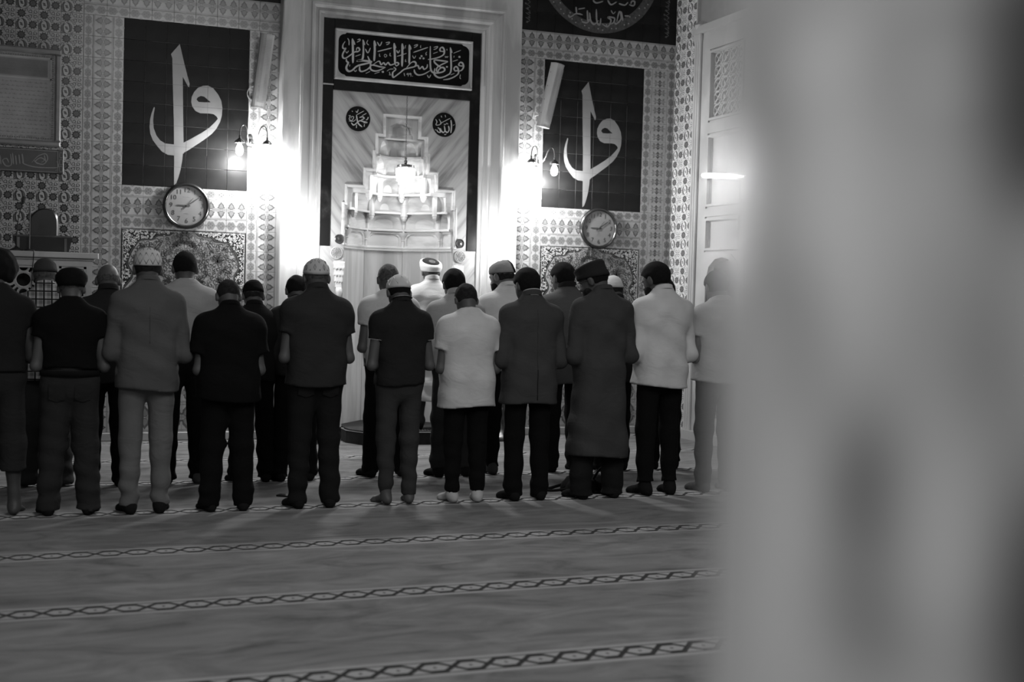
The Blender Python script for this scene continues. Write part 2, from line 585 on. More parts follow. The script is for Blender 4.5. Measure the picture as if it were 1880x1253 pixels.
    me = b.mesh('tile', [T_ground, T_soft, T_mid, T_dark, T_black if kind == 'black' else T_ink, T_white])
    TMESH[key] = me
    return me

def put_tile(kind, x0, x1, z0, z1, parent, name='tile'):
    return link(name, tile_mesh(kind, x1 - x0, z1 - z0), parent, ((x0 + x1) / 2, WALL, (z0 + z1) / 2))

ZB = 2.545                       # foot of the calligraphy panels
rows = [(ZB - 12 * TILE + i * TILE, ZB - 11 * TILE + i * TILE) for i in range(20)]      # up to the panel head
ZTOP = ZB + 8 * TILE
def strip(kind, x0, x1, parent, zmax=99):
    for z0, z1 in rows:
        if z0 < zmax:
            put_tile(kind, x0, x1, z0, z1, parent)
# left bay
strip('lozenge', 0.637, 0.722, wall_fl)
strip('palmette', 0.722, 0.915, wall_fl)
strip('lozenge', 0.915, 1.013, wall_fl)
strip('lozenge', 2.242, 2.345, wall_fl)
strip('palmette', 2.345, 2.552, wall_fl)
# right bay
strip('palmette', 5.17, 5.388, wall_fr)
strip('lozenge', 5.388, 5.4975, wall_fr)
strip('lozenge', 6.7263, 6.83, wall_fr)
strip('hourglass', 6.83, 7.03, wall_fr)
strip('lozenge', 7.03, 7.128, wall_fr)
for xa, par, x0, x1 in ((1.013, wall_fl, 0.637, 2.552), (5.4975, wall_fr, 5.17, 7.128)):
    for i in range(6):
        a, b_ = xa + i * TILE, xa + (i + 1) * TILE
        for z0, z1, k in ((2.443, 2.545, 'lozenge_row'), (2.24, 2.443, 'palmette_row'), (2.120, 2.24, 'lozenge_row'),
                          (0.789, 0.891, 'lozenge_row'), (0.585, 0.789, 'palmette_row'), (0.381, 0.585, 'palmette_row'), (0.087, 0.381, 'palmette_row')):
            put_tile(k, a, b_, z0, z1, par)
    n = 9
    for i in range(n):
        a, b_ = x0 + (x1 - x0) * i / n, x0 + (x1 - x0) * (i + 1) / n
        put_tile('lozenge_row', a, b_, ZTOP, ZTOP + 0.102, par)
        put_tile('palmette_row', a, b_, ZTOP + 0.102, ZTOP + 0.302, par)
        for j in range(8 if par is wall_fr else 3):
            put_tile('black', a, b_, ZTOP + 0.302 + j * .21, ZTOP + 0.512 + j * .21, par)
# far left wall
for i in range(9):
    for j in range(25):
        z0 = ZB - 12 * TILE + j * TILE
        put_tile('dense', 0.630 - (i + 1) * TILE, 0.630 - i * TILE, z0, z0 + TILE, wall_far_left)
# narrow return wall on the right
for i in range(2):
    for j in range(25):
        z0 = ZB - 12 * TILE + j * TILE
        link('tile', tile_mesh('dense_pale', 0.255, TILE), pier, (7.132, WALL - 0.012 - 0.2555 * (i + .5), z0 + TILE / 2), (0, 0, -PI / 2))
struct(MB().box((7.10, 12.84, 0.087), (7.135, 12.862, 7.0)).build('trim_1', grey('edge_strip', .4, .5)))

# ------------------------------------------------------------------ calligraphy panels of black tiles
ALIF= [(535,1432),(582,1242),(638,1042),(633,1010),(623,1016),(569,1109),(581,671),(593,344),(583,344),(579,281),(564,179),(544,102),(524,44),(502,22),(498,338),(489,664),(473,1039),(465,1282),(451,1324)]
WAW= [(300,787),(304,775),(293,712),(289,649),(297,575),(323,508),(360,461),(409,433),(495,429),(591,455),(667,501),(765,564),(839,620),(894,679),(923,715),(912,736),(881,759),(837,763),(749,759),(699,778),(667,822),(656,865),(660,916),(684,968),(720,1011),(769,1036),(819,1042),(870,1021),(921,962),(953,901),(966,826),(962,750),(945,685),(908,612),(865,559),(791,496),(718,441),(644,386),(583,346),(497,319),(436,322),(380,350),(331,403),(287,462),(264,523),(256,585),(260,660),(273,723),(294,784)]
WHOLE= [(707,894),(722,918),(752,933),(784,928),(815,903),(850,877),(785,871),(729,871)]
INSC= [(18,[(-645,133),(-666,97),(-668,67),(-653,57),(-638,61),(-666,4),(-666,-31),(-642,-41),(-600,-14),(-565,16),(-535,36),(-505,42),(-488,61),(-500,80),(-518,78),(-524,52)]),(24,[(-568,170),(-560,48),(-557,-83)]),(15,[(-568,164),(-549,131),(-542,108)]),(11,[(-619,168),(-604,143),(-603,97)]),(13,[(-514,163),(-490,171),(-490,154),(-520,137)]),(23,[(-457,169),(-449,88),(-450,0),(-464,-39),(-515,-56),(-449,-47),(-358,-53),(-418,-76),(-508,-107),(-561,-156),(-597,-171),(-621,-155),(-625,-126),(-608,-84),(-626,-68),(-626,-45)]),(15,[(-457,169),(-444,141),(-436,115)]),(12,[(-428,78),(-400,37),(-374,92)]),(9,[(-403,171),(-414,138),(-392,119)]),(19,[(-402,4),(-376,-52),(-369,-98),(-405,-136),(-458,-161),(-483,-149),(-484,-108)]),(9,[(-534,-11),(-475,15)]),(9,[(-419,-179),(-371,-151)]),(9,[(-325,-173),(-268,-148)]),(9,[(-85,30),(-30,50)]),(24,[(-333,172),(-327,70),(-331,-42)]),(15,[(-333,169),(-320,135),(-316,118)]),(18,[(-205,-95),(-266,-95),(-339,-84),(-369,-98),(-362,-133),(-319,-144),(-271,-131),(-205,-95)]),(17,[(-339,-78),(-279,-37),(-254,-73),(-230,-50),(-205,-70),(-181,-43),(-156,-66),(-120,-55),(-83,-34),(-64,-48),(-88,-70),(-104,-51)]),(24,[(-119,166),(-110,60),(-104,-51)]),(15,[(-119,160),(-106,132),(-100,114)]),(8,[(-225,23),(-220,36),(-208,39),(-196,29),(-201,16),(-213,11),(-224,22)]),(8,[(-275,42),(-274,13),(-262,17)]),(8,[(-159,59),(-162,32),(-146,28)]),(15,[(-297,61),(-142,113)]),(12,[(-302,160),(-274,123),(-251,168)]),(12,[(-92,95),(-73,67),(-56,98)]),(12,[(-211,160),(-171,170),(-180,151),(-204,140)]),(24,[(-246,-146),(-222,-144)]),(8,[(-191,-135),(-161,-112),(-118,-105)]),(8,[(-164,-139),(-157,-165),(-169,-172),(-141,-169)]),(9,[(-637,32),(-622,16),(-607,41)]),(8,[(-589,-100),(-592,-121)]),(9,[(-543,-154),(-528,-168),(-516,-149)]),(19,[(-119,-86),(-94,-107),(-127,-145),(-120,-192),(-80,-165),(-44,-135),(-2,-99),(60,-77),(109,-60),(126,-29),(108,-9),(71,-23),(23,-80)]),(24,[(-30,170),(-27,70),(-27,-72)]),(15,[(-30,164),(-20,136),(-13,113)]),(23,[(48,166),(51,48),(50,-35)]),(15,[(48,160),(61,137),(65,114)]),(17,[(109,-66),(146,-45),(166,-80),(196,-52),(216,-79),(247,-57),(252,-23)]),(20,[(279,170),(281,69),(287,-50),(304,-96),(342,-108),(405,-96),(443,-75),(442,-51),(416,-42),(379,-69),(377,-96)]),(18,[(285,-86),(217,-129),(155,-145),(117,-124),(107,-90)]),(19,[(412,128),(390,132),(392,160),(417,170),(436,143),(432,100),(388,67),(320,42),(257,28)]),(14,[(412,128),(434,128)]),(18,[(481,27),(402,29),(333,29),(333,2),(378,-30),(417,-48)]),(18,[(481,24),(416,-9),(366,-43),(354,-80),(380,-99)]),(20,[(503,179),(511,90),(516,-72),(469,-124),(394,-153),(343,-135),(330,-106),(336,-58)]),(15,[(503,173),(516,144),(523,121)]),(19,[(563,-68),(550,-45),(568,-20),(594,-35),(601,-88),(558,-128),(496,-158),(432,-172)]),(18,[(557,-68),(598,-59)]),(19,[(622,-8),(603,2),(618,29),(644,24),(658,-11),(639,-50),(598,-68)]),(15,[(622,-8),(651,-6)]),(24,[(597,86),(620,88)]),(24,[(175,56),(195,58)]),(23,[(159,33),(179,34)]),(23,[(197,34),(218,36)]),(21,[(460,-32),(481,-30)]),(15,[(93,87),(254,156)]),(9,[(539,119),(624,160)]),(9,[(532,32),(592,55)]),(9,[(312,95),(365,118)]),(11,[(-85,29),(19,71)]),(8,[(513,-114),(557,-92)]),(12,[(98,159),(135,174),(129,156),(98,138)]),(12,[(317,161),(360,174),(348,152),(317,138)]),(9,[(85,54),(104,26),(122,57)]),(11,[(252,-136),(274,-163),(292,-130)]),(9,[(-83,89),(-71,69),(-56,97)]),(7,[(175,172),(170,148),(179,146)]),(8,[(243,107),(230,88),(240,77),(228,70)]),(8,[(11,9),(8,-15),(21,-14)]),(7,[(8,156),(1,132),(7,122)]),(8,[(625,-98),(619,-135),(632,-146)]),(7,[(446,84),(453,66),(464,79),(471,68),(483,84)]),(7,[(465,160),(466,142)]),(7,[(549,93),(544,75)]),(8,[(-4,-138),(5,-170)]),(8,[(46,-148),(29,-150),(32,-139),(44,-140),(42,-171)]),(8,[(74,-145),(59,-146),(60,-135),(72,-137),(72,-170)]),(9,[(87,-163),(94,-162)])]
R1= [(16,[(106,25),(99,2),(81,-8)]),(19,[(-75,-47),(-48,-70),(-12,-42),(18,-20),(55,-26),(96,-34),(55,-39)]),(18,[(-21,37),(-12,-13),(3,-52),(43,-83)]),(12,[(-21,37),(60,86)]),(12,[(39,34),(87,63)]),(18,[(11,12),(43,23),(62,7),(32,-10)]),(10,[(-106,23),(-87,25),(-98,-12),(-68,-24),(-50,13),(-72,17),(-79,-4)]),(10,[(-101,-31),(-49,-30),(-27,-7)]),(9,[(-70,76),(-62,66)]),(10,[(-29,79),(-14,62),(-4,96)]),(10,[(-17,-64),(-19,-100)]),(10,[(67,-51),(64,-80)])]
R2= [(19,[(71,57),(80,-9),(74,-84)]),(18,[(45,-8),(54,-48),(35,-81),(11,-66)]),(18,[(-2,-11),(7,-62),(-12,-84),(-36,-65),(-44,-40)]),(15,[(-76,-35),(-56,-48),(-43,-85),(-75,-79),(-83,-58)]),(13,[(-53,7),(66,75)]),(12,[(-101,52),(-85,23),(-96,-7),(-65,-8),(-38,12),(-62,55)]),(10,[(-6,7),(9,1),(25,17),(41,7)]),(9,[(-40,93),(-32,75)]),(9,[(5,104),(12,79)]),(9,[(97,-2),(113,11)]),(9,[(-90,-66),(-106,-59)]),(9,[(0,-100),(12,-107),(24,-95)])]
BISM= [(12,[(404,8),(418,-48),(344,-60),(210,-61),(117,-41),(90,-18)]),(14,[(89,59),(101,-32)]),(12,[(60,50),(71,-41)]),(12,[(30,41),(40,-50)]),(12,[(3,61),(14,-47)]),(12,[(-16,52),(-5,-48),(-54,-65),(-84,-15),(-49,5),(-29,-33)]),(12,[(-108,32),(-99,-54)]),(11,[(176,-20),(236,47),(302,70),(319,17),(277,-31),(210,-11),(252,30),(292,12),(263,-15)]),(11,[(196,2),(230,-31)]),(9,[(289,58),(306,-12)]),(9,[(405,-77),(392,-85)]),(12,[(-134,31),(-120,-60),(-185,-71),(-251,-19),(-302,-78)]),(12,[(-186,27),(-179,-56)]),(12,[(-342,24),(-335,-73),(-431,-85),(-496,-34)])]
ROUND= [(21,[(-242,197),(-214,175),(-147,219),(-64,215)]),(19,[(-149,294),(-140,226)]),(17,[(-121,272),(-38,293)]),(21,[(-10,271),(1,146)]),(21,[(-75,139),(-5,133),(34,200)]),(21,[(19,249),(35,162),(79,123),(133,172)]),(21,[(101,295),(112,158),(148,123),(160,200)]),(21,[(176,139),(247,114),(287,188),(244,221),(328,217),(316,165),(274,142)]),(21,[(330,167),(359,157),(413,226),(389,300),(358,182)]),(21,[(411,302),(435,196)]),(19,[(455,256),(511,261)]),(14,[(283,301),(313,266),(340,295)]),(21,[(56,391),(99,364),(182,392)]),(21,[(238,410),(281,364),(351,403)]),(21,[(379,387),(451,376),(492,412)]),(21,[(507,388),(565,382),(577,427),(542,430),(528,397)])]

def mm(p, x=0.0, z=0.0):
    return [(a / 1000 + x, b / 1000 + z) for a, b in p]
def calligraphy_panel(xa, label):
    t = thing('calligraphy_mural', label, 'tile mural', (xa, WALL, ZB), group='calligraphy panels beside the niche')
    for i in range(6):
        for j in range(8):
            link('tile', tile_mesh('black', TILE, TILE), t, ((i + .5) * TILE, 0, (j + .5) * TILE))
    b = MB()
    # cut the two letters along the joints so that each tile keeps its own piece of the writing
    b.plate(mm(WAW), -0.0112, -0.0100, [mm(WHOLE)])
    b.plate(mm(ALIF), -0.0116, -0.0100)
    o = b.build('calligraphy', grey('letter_glaze', 0.18, 0.35, 0.1, 5.0), t)
    o['label'] = 'large pale letters alif and waw'
    j = MB()
    for i in range(1, 6):
        for a, c in ((0.33, 1.20),):
            j.box((i * TILE - .0009, -.0119, a), (i * TILE + .0009, -.010, c))
    for k in range(1, 8):
        j.box((0.25, -.0119, k * TILE - .0009), (0.98, -.010, k * TILE + .0009))
    j.build('tile_joint', grey('dark_joint', 0.06, 0.8), t)
    return t
calligraphy_panel(1.013, 'black tile panel with pale calligraphy, left of the niche')
calligraphy_panel(5.4975, 'black tile panel with pale calligraphy, right of the niche')

# ------------------------------------------------------------------ floral tile murals under the clocks
def inside(poly, x, z):
    c = False
    for i in range(len(poly)):
        (x0, z0), (x1, z1) = poly[i - 1], poly[i]
        if (z0 > z) != (z1 > z) and x < (x1 - x0) * (z - z0) / (z1 - z0) + x0:
            c = not c
    return c
def mural(xa, label):
    Wd, H = 6 * TILE, 6 * TILE
    t = thing('floral_mural', label, 'tile mural', (xa, WALL, 2.120), group='floral tile murals below the clocks')
    for i in range(6):
        for j in range(6):
            link('tile', tile_mesh('plain', TILE, TILE), t, ((i + .5) * TILE, 0, -(j + .5) * TILE))
    half = [(.528, 0), (.468, -.055), (.356, -.064), (.307, -.104), (.236, -.107), (.176, -.124), (.139, -.17), (.109, -.217), (.071, -.316),
            (.075, -.376), (.109, -.434), (.109, -.494), (.064, -.557), (.03, -.60)]
    half = catmull(half, 3)
    rnd = random.Random(3)
    b = MB()
    y = -.0104
    for s in (1, -1):
        T = (lambda p: p) if s == 1 else (lambda p: [(Wd - x, z) for x, z in p])
        sp = [(.012, -.012), (.528, -.012)] + [p for p in half if p[1] < -.012] + [(.03, -1.2), (.012, -1.2)]
        b.flat(T(sp), y, 4)
        b.ribbon(T(half), .020, y - .0008, 2, False, False)
        b.ribbon(T(half), .008, y - .0012, 4, False, False)
        n = 0
        for _ in range(2600):      # pale sprigs on the dark corners
            x, z = rnd.uniform(.02, .52), rnd.uniform(-.6, -.015)
            if not inside(sp, x, z) or min(math.hypot(x - p[0], z - p[1]) for p in half) < .017:
                continue
            a = rnd.uniform(0, 6.28)
            L = rnd.uniform(.012, .024)
            cv = [(x + L * (u - .5) * math.cos(a) + .006 * math.sin(3.1 * u) * math.sin(a), z + L * (u - .5) * math.sin(a) - .006 * math.sin(3.1 * u) * math.cos(a)) for u in (0, .33, .66, 1)]
            b.ribbon(T(cv), .0085, y - .0004, 5 if n % 3 else 0, True, False)
            n += 1
            if n > 330:
                break
        b.ribbon(T([(.006, -1.22), (.006, -.006), (Wd / 2, -.006)]), .012, y - .0012, 4, False, False)
        b.ribbon(T([(.020, -1.2), (.020, -.020), (.52, -.020)]), .005, y - .0012, 5, False, False)
    full = [(x, z) for x, z in half] + [(.03, -1.2), (Wd - .03, -1.2)] + [(Wd - x, z) for x, z in half[::-1]]
    def clear(x, z):
        return inside(full, x, z) and min(math.hypot(x - p[0], z - p[1]) for p in full) > .028
    # lilies, dark flower heads and long leaves, mirrored about the centre line
    def lily(cx, cz, r, a0, s):
        for k in range(7):
            a = a0 + (k - 3) * .42
            L = r * (1 - .06 * abs(k - 3))
            p = [(0, -.006), (L * .5, -.012), (L, 0), (L * .5, .012), (0, .006)]
            p = off(rotp(p, a), cx, cz)
            b.flat([(Wd - x, z) for x, z in p] if s < 0 else p, y - .0012, 3 if k % 2 else 2)
    def leaf(cx, cz, L, a, s, c=2):
        p = [(-L / 2, 0), (-L / 4, .016), (L * .1, .017), (L / 2, .002), (L * .1, -.012), (-L / 4, -.014)]
        q = [(-L / 3, 0), (0, .006), (L / 3, .001), (0, -.005)]
        for pp, cc, dy in ((p, 3, .0012), (q, 0, .0016)):
            pp = off(rotp(pp, a), cx, cz)
            b.flat([(Wd - x, z) for x, z in pp] if s < 0 else pp, y - dy, cc)
    for s in (1, -1):
        lily(.553, -.16, .075, 2.0, s)
        lily(.285, -.31, .10, 1.9, s)
        lily(.26, -.52, .09, 2.2, s)
        for cx, cz, L, a in ((.36, -.17, .14, .95), (.21, -.17, .10, -.7), (.395, -.40, .13, 1.5), (.20, -.40, .12, .3), (.45, -.47, .10, 2.4), (.17, -.48, .09, 1.2), (.5, -.30, .10, .4), (.33, -.62, .16, .8), (.5, -.7, .14, 2.0), (.2, -.75, .14, 1.2)):
            leaf(cx, cz, L, a, s)
        for cx, cz in ((.45, -.52), (.30, -.84)):
            for k in range(5):
                p = off(rotp(scl(star(.012, .03, 5), 1.0), k), cx + .022 * math.cos(k * 1.3), cz + .022 * math.sin(k * 1.3))
                b.flat([(Wd - x, z) for x, z in p] if s < 0 else p, y - .0020 - .0001 * k, 4)
    for k in range(6):
        b.flat(off(rotp(star(.012, .034, 5), k), Wd / 2 + .034 * math.cos(k * 1.05), -.07 + .045 * math.sin(k * 1.05)), y - .0020 - .0001 * k, 4)
    n = 0
    pts = []
    for _ in range(9000):          # scrolling vines
        x, z = rnd.uniform(.03, Wd / 2), rnd.uniform(-1.18, -.02)
        if not clear(x, z) or any((x - a) ** 2 + (z - c) ** 2 < .00085 for a, c in pts):
            continue
        pts.append((x, z))
        a0, r = rnd.uniform(0, 6.28), rnd.uniform(.019, .027)
        d = rnd.choice((-1, 1))
        cv = [(x + r * (1.25 - u) * math.cos(a0 + d * 6.6 * u), z + r * (1.25 - u) * math.sin(a0 + d * 6.6 * u)) for u in np.linspace(0, 1, 9)]
        tip = [(x + .014 * math.cos(a0 + q), z + .014 * math.sin(a0 + q)) for q in (0, 1.2, 2.6)]
        c = 3 if n % 3 else 2
        for s in (1, -1):
            T = (lambda p: p) if s == 1 else (lambda p: [(Wd - q[0], q[1]) for q in p])
            b.ribbon(T(cv), .0095, y - .0006, c, True, False)
            b.flat(T(tip), y - .0007, 2)
        n += 1
        if n > 380:
            break
    o = b.build('floral_print', [T_ground, T_soft, tmat('mural_grey', .12), tmat('mural_dark', .045), T_ink, T_white], t)
    o['kind'] = 'stuff'
    return t
mural(1.013, 'floral tile mural with scalloped arch under the left clock')
mural(5.4975, 'floral tile mural with scalloped arch under the right clock')

# roundel on the black tiles over the right bay
t = thing('calligraphy_roundel', 'dark round calligraphy medallion on black tiles, cut off by the top edge', 'medallion', (6.13, WALL - .0105, 5.29))
ring = MB()
n = 64
o_ = [(.76 * math.cos(2 * PI * i / n), .76 * math.sin(2 * PI * i / n)) for i in range(n)]
i_ = [(.645 * math.cos(2 * PI * i / n), .645 * math.sin(2 * PI * i / n)) for i in range(n)]
clip = lambda P: [(x, z) for x, z in P]
ring.plate(clip(o_), -.002, 0, [clip(i_)])
ring.build('border_ring', grey('roundel_border', .05, .4, .5, 30), t)
dots = MB()
for k in range(80):
    a = 2 * PI * k / 80
    r = .70 + .035 * math.sin(k * 2.1)
    dots.flat(off(disc(.008, 6), r * math.cos(a), r * math.sin(a)), -.003)
dots.build('gilt_dot', grey('gilt_spot', .3, .3), t)
wr = MB()
for w_, p in ROUND:
    wr.ribbon(mm(p, -0.13, -.29 - .5), w_ / 1000, -.003)
wr.build('lettering', grey('gilt_letter', .22, .3), t)
side = MB()
for sx in (-1, 1):
    for k in range(14):
        z = -.72 + k * .05
        side.flat(off(rotp(star(.006, .018, 5), k), sx * .86 + .03 * math.sin(k), z), -.002)
        side.ribbon([(sx * .86, z), (sx * .86 + .03, z + .02), (sx * .86 - .02, z + .05)], .008, -.002)
side.build('sprig', grey('roundel_sprig', .08, .4, .4, 20), t)

# ------------------------------------------------------------------ the prayer niche (mihrab)
XC = 3.85
M_frame = marble('marble_frame', 0.46, 0.32, 2.2, (1.6, 1.6, .35), (0, 0, 0), .35)
M_slab = marble('marble_slab', 0.40, 0.19, 4.2, (2.6, 1, .24), (0, math.radians(-38), 0), .28, XC, .36, .60)
M_niche = marble('marble_niche', 0.64, 0.42, 2.6, (.7, .7, 2.6), (0, 0, 0), .35, None, .38, .6)
M_panel = marble('marble_niche_panel', 0.60, 0.42, 2.4, (2.4, 2.4, .25), (0, 0, 0), .3)
M_black = marble('marble_black', 0.008, 0.030, 5.0, (1, 1, 1), (0, 0, 0), .4, None, .3, .48, .12)
mih = thing('prayer_niche', 'tall marble prayer niche with stepped stalactite hood in the tiled wall', 'niche', (XC, 13.379, 0))
def mp(b, name, m, parent=None, smooth=False, angle=None):
    o = b.build(name, m, parent or mih, None, None, smooth, angle)
    if parent is None:
        o.location = (-XC, -13.379, 0)
    return o
SUB = lambda o: (0, 0, 0)

# moulded frame: profile swept round jamb, head, jamb
prof = [(1.300, 13.40), (1.300, 13.205), (1.290, 13.195), (1.120, 13.195), (1.112, 13.185), (1.095, 13.185), (1.088, 13.20), (1.080, 13.225),
        (1.010, 13.235), (1.000, 13.215), (.978, 13.215), (.970, 13.235), (.955, 13.255), (.930, 13.262), (.922, 13.250), (.905, 13.250), (.897, 13.268), (.868, 13.275), (.862, 13.29), (.862, 13.32)]
ZH = 4.372
def jamb(s):
    b = MB()
    n = len(prof)
    vs = []
    for d, y in prof:
        vs.append((XC + s * d, y, 0.0))
        vs.append((XC + s * d, y, ZH + d - .862))
    fs = []
    for i in range(n - 1):
        q = (2 * i, 2 * i + 2, 2 * i + 3, 2 * i + 1)
        fs.append(q if s < 0 else q[::-1])
    b.add(vs, fs)
    return b
for s in (-1, 1):
    mp(jamb(s), 'frame_jamb', M_frame)
b = MB()
vs, fs = [], []
for d, y in prof:
    vs += [(XC - d, y, ZH + d - .862), (XC + d, y, ZH + d - .862)]
for i in range(len(prof) - 1):
    fs.append((2 * i, 2 * i + 2, 2 * i + 3, 2 * i + 1)[::1])
b.add(vs, fs)
mp(b, 'frame_head', M_frame)
mp(MB().box((XC - 1.32, 13.17, 4.78), (XC + 1.32, 13.42, 4.95)).bbox((XC - 1.36, 13.12, 4.95), (XC + 1.36, 13.42, 5.05), .02), 'cornice', M_frame)
for s in (-1, 1):
    xa, xb = sorted((XC + s * 1.31, XC + s * .90))
    mp(MB().bbox((xa, 13.165, 0.0), (xb, 13.30, 0.13), .012), 'plinth', M_frame)

# black marble border pieces
YB = 13.285
for x0, x1, z0, z1, nm in ((2.988, 3.100, 3.70, 4.372, 0), (2.988, 3.097, 2.02, 3.685, 0), (4.605, 4.712, 2.02, 4.372, 0),
                       (3.100, 4.605, 4.268, 4.372, 0), (3.100, 4.605, 3.640, 3.748, 0)):
    mp(MB().bbox((x0, YB, z0), (x1, 13.36, z1), .003), 'border_stone', M_black)
mp(MB().box((2.988, YB - .002, 3.685), (3.10, 13.36, 3.70)), 'joint_strip', M_frame)

# pale backing slabs left and right of the opening (book-matched) with the stepped opening cut out
steps = [(3.40, 3.19, .180), (3.19, 3.012, .258), (3.012, 2.822, .284), (2.822, 2.64, .383), (2.64, 2.453, .578), (2.453, 0.13, .604)]
def half_slab(s):
    outl = [(0, 3.640), (s * .752, 3.640), (s * .752, 2.02), (s * .862, 2.02), (s * .862, .13), (s * .604, .13)]
    inner = []
    for z1, z0, w in steps[::-1]:
        inner += [(s * w, z0), (s * w, z1)]
    inner = inner[1:] + [(0, 3.40)]
    P = [(XC + x, z) for x, z in outl + inner]
    if s < 0:
        P = P[::-1]
    b = MB()
    b.plate(P, 13.30, 13.36)
    return b
for s in (-1, 1):
    mp(half_slab(s), 'slab', M_slab)
# raised fillet round the stepped opening
for s in (-1, 1):
    b = MB()
    inner = []
    for z1, z0, w in steps:
        inner += [(w, z1), (w, max(z0, 2.04))]
    pts = [(0, 3.40)] + inner
    outer = []
    t = .030
    for i, (w, z) in enumerate(pts):
        outer.append((w + (t if i > 0 else 0), z + (t if (i % 2 == 1 or i == 0) else t)))
    outer[-1] = (pts[-1][0] + t, pts[-1][1])
    # steps going outwards: the upper edge of each ledge gets the strip on top
    P = [(XC + s * x, z) for x, z in pts + outer[::-1]]
    b.plate(P if s > 0 else P[::-1], 13.278, 13.302)
    P2 = [(XC + s * (x + (.012 if i else 0)), z + .012) for i, (x, z) in enumerate(pts)]
    P3 = [(XC + s * (x + (.020 if i else 0)), z + .020) for i, (x, z) in enumerate(pts)]
    b.plate((P2 + P3[::-1]) if s > 0 else (P2 + P3[::-1])[::-1], 13.270, 13.28)
    mp(b, 'opening_fillet', M_niche)

# inside of the niche: tiers of arched cells on a five-sided plan
PLAN = [(-1, 0), (-.88, .35), (-.3625, 1), (.3625, 1), (.88, .35), (1, 0)]
def arch(L, z0, z1, m, rise, flat=False, n=6):
    """pointed arch opening outline in (u, z)"""
    x0, x1 = m, L - m
    zs = z1 - rise
    c = (x0 + x1) / 2
    pts = [(x0, z0), (x1, z0), (x1, zs)]
    for i in range(1, n):
        t = i / n
        e = math.sin(t * PI / 2) if not flat else math.sin(t * PI / 2) ** .6
        pts.append((x1 + (c - x1) * (1 - math.cos(t * PI / 2)) if not flat else x1 + (c - x1) * t ** 1.6, zs + rise * e))
    pts.append((c, z1))
    for i in range(n - 1, 0, -1):
        t = i / n
        e = math.sin(t * PI / 2) if not flat else math.sin(t * PI / 2) ** .6
        pts.append((x0 + (c - x0) * (1 - math.cos(t * PI / 2)) if not flat else x0 + (c - x0) * t ** 1.6, zs + rise * e))
    pts.append((x0, zs))
    return pts
def facet_frame(p, q):
    d = Vector((q[0] - p[0], q[1] - p[1], 0))
    L = d.length
    return L, d.normalized()
def cell(name, p, q, z0, z1, m, top, rise, recess, shrink, mat_, flat=False):
    """one facet of a tier: a plate with an arched, funnel-shaped recess"""
    L, d = facet_frame(p, q)
    nrm = Vector((-d.y, d.x, 0))          # into the wall (away from the viewer)
    A = arch(L, z0 + .008, z1 - top, m, rise, flat)
    cu = L / 2
    cz = z0 + .3 * (z1 - z0)
    B = [(cu + (u - cu) * shrink, cz + (z - cz) * (shrink * .85 + .15)) for u, z in A]
    outer = [(0, z0), (L, z0), (L, z1), (0, z1)]
    tri = tessellate_polygon([[Vector((u, z, 0)) for u, z in outer], [Vector((u, z, 0)) for u, z in A]])
    pts = outer + A
    P3 = lambda u, z, dep: (p[0] + d.x * u + nrm.x * dep, p[1] + d.y * u + nrm.y * dep, z)
    vs = [P3(u, z, 0) for u, z in pts] + [P3(u, z, recess) for u, z in B]
    fs = []
    for t in tri:
        a, b_, c = (pts[i] for i in t)
        s = (b_[0] - a[0]) * (c[1] - a[1]) - (b_[1] - a[1]) * (c[0] - a[0])
        fs.append(tuple(t) if s > 0 else tuple(t[::-1]))
    n = len(A)
    for i in range(n):
        j = (i + 1) % n
        fs.append((4 + i, 4 + j, 4 + n + j, 4 + n + i)[::-1])
    fs.append(tuple(4 + n + i for i in range(n)))
    mp(MB().add(vs, fs), name, mat_)
def plan_at(w, d, y0=13.34):
    return [(XC + a * w, y0 + b_ * d) for a, b_ in PLAN]
def ring(name, A, B, z, mat_, th=.03):
    """ledge between two plans (soffit) with a small moulded edge"""
    vs = [(x, y, z) for x, y in A] + [(x, y, z) for x, y in B] + [(x, y, z + th) for x, y in A] + [(x, y, z + th) for x, y in B]
    n = len(A)
    fs = []
    for i in range(n - 1):
        fs += [(i, i + 1, n + i + 1, n + i), (2 * n + i, 3 * n + i, 3 * n + i + 1, 2 * n + i + 1), (n + i, n + i + 1, 3 * n + i + 1, 3 * n + i)]
    for e in (0, n - 1):
        fs.append((e, n + e, 3 * n + e, 2 * n + e))
    mp(MB().add(vs, fs), name, mat_)

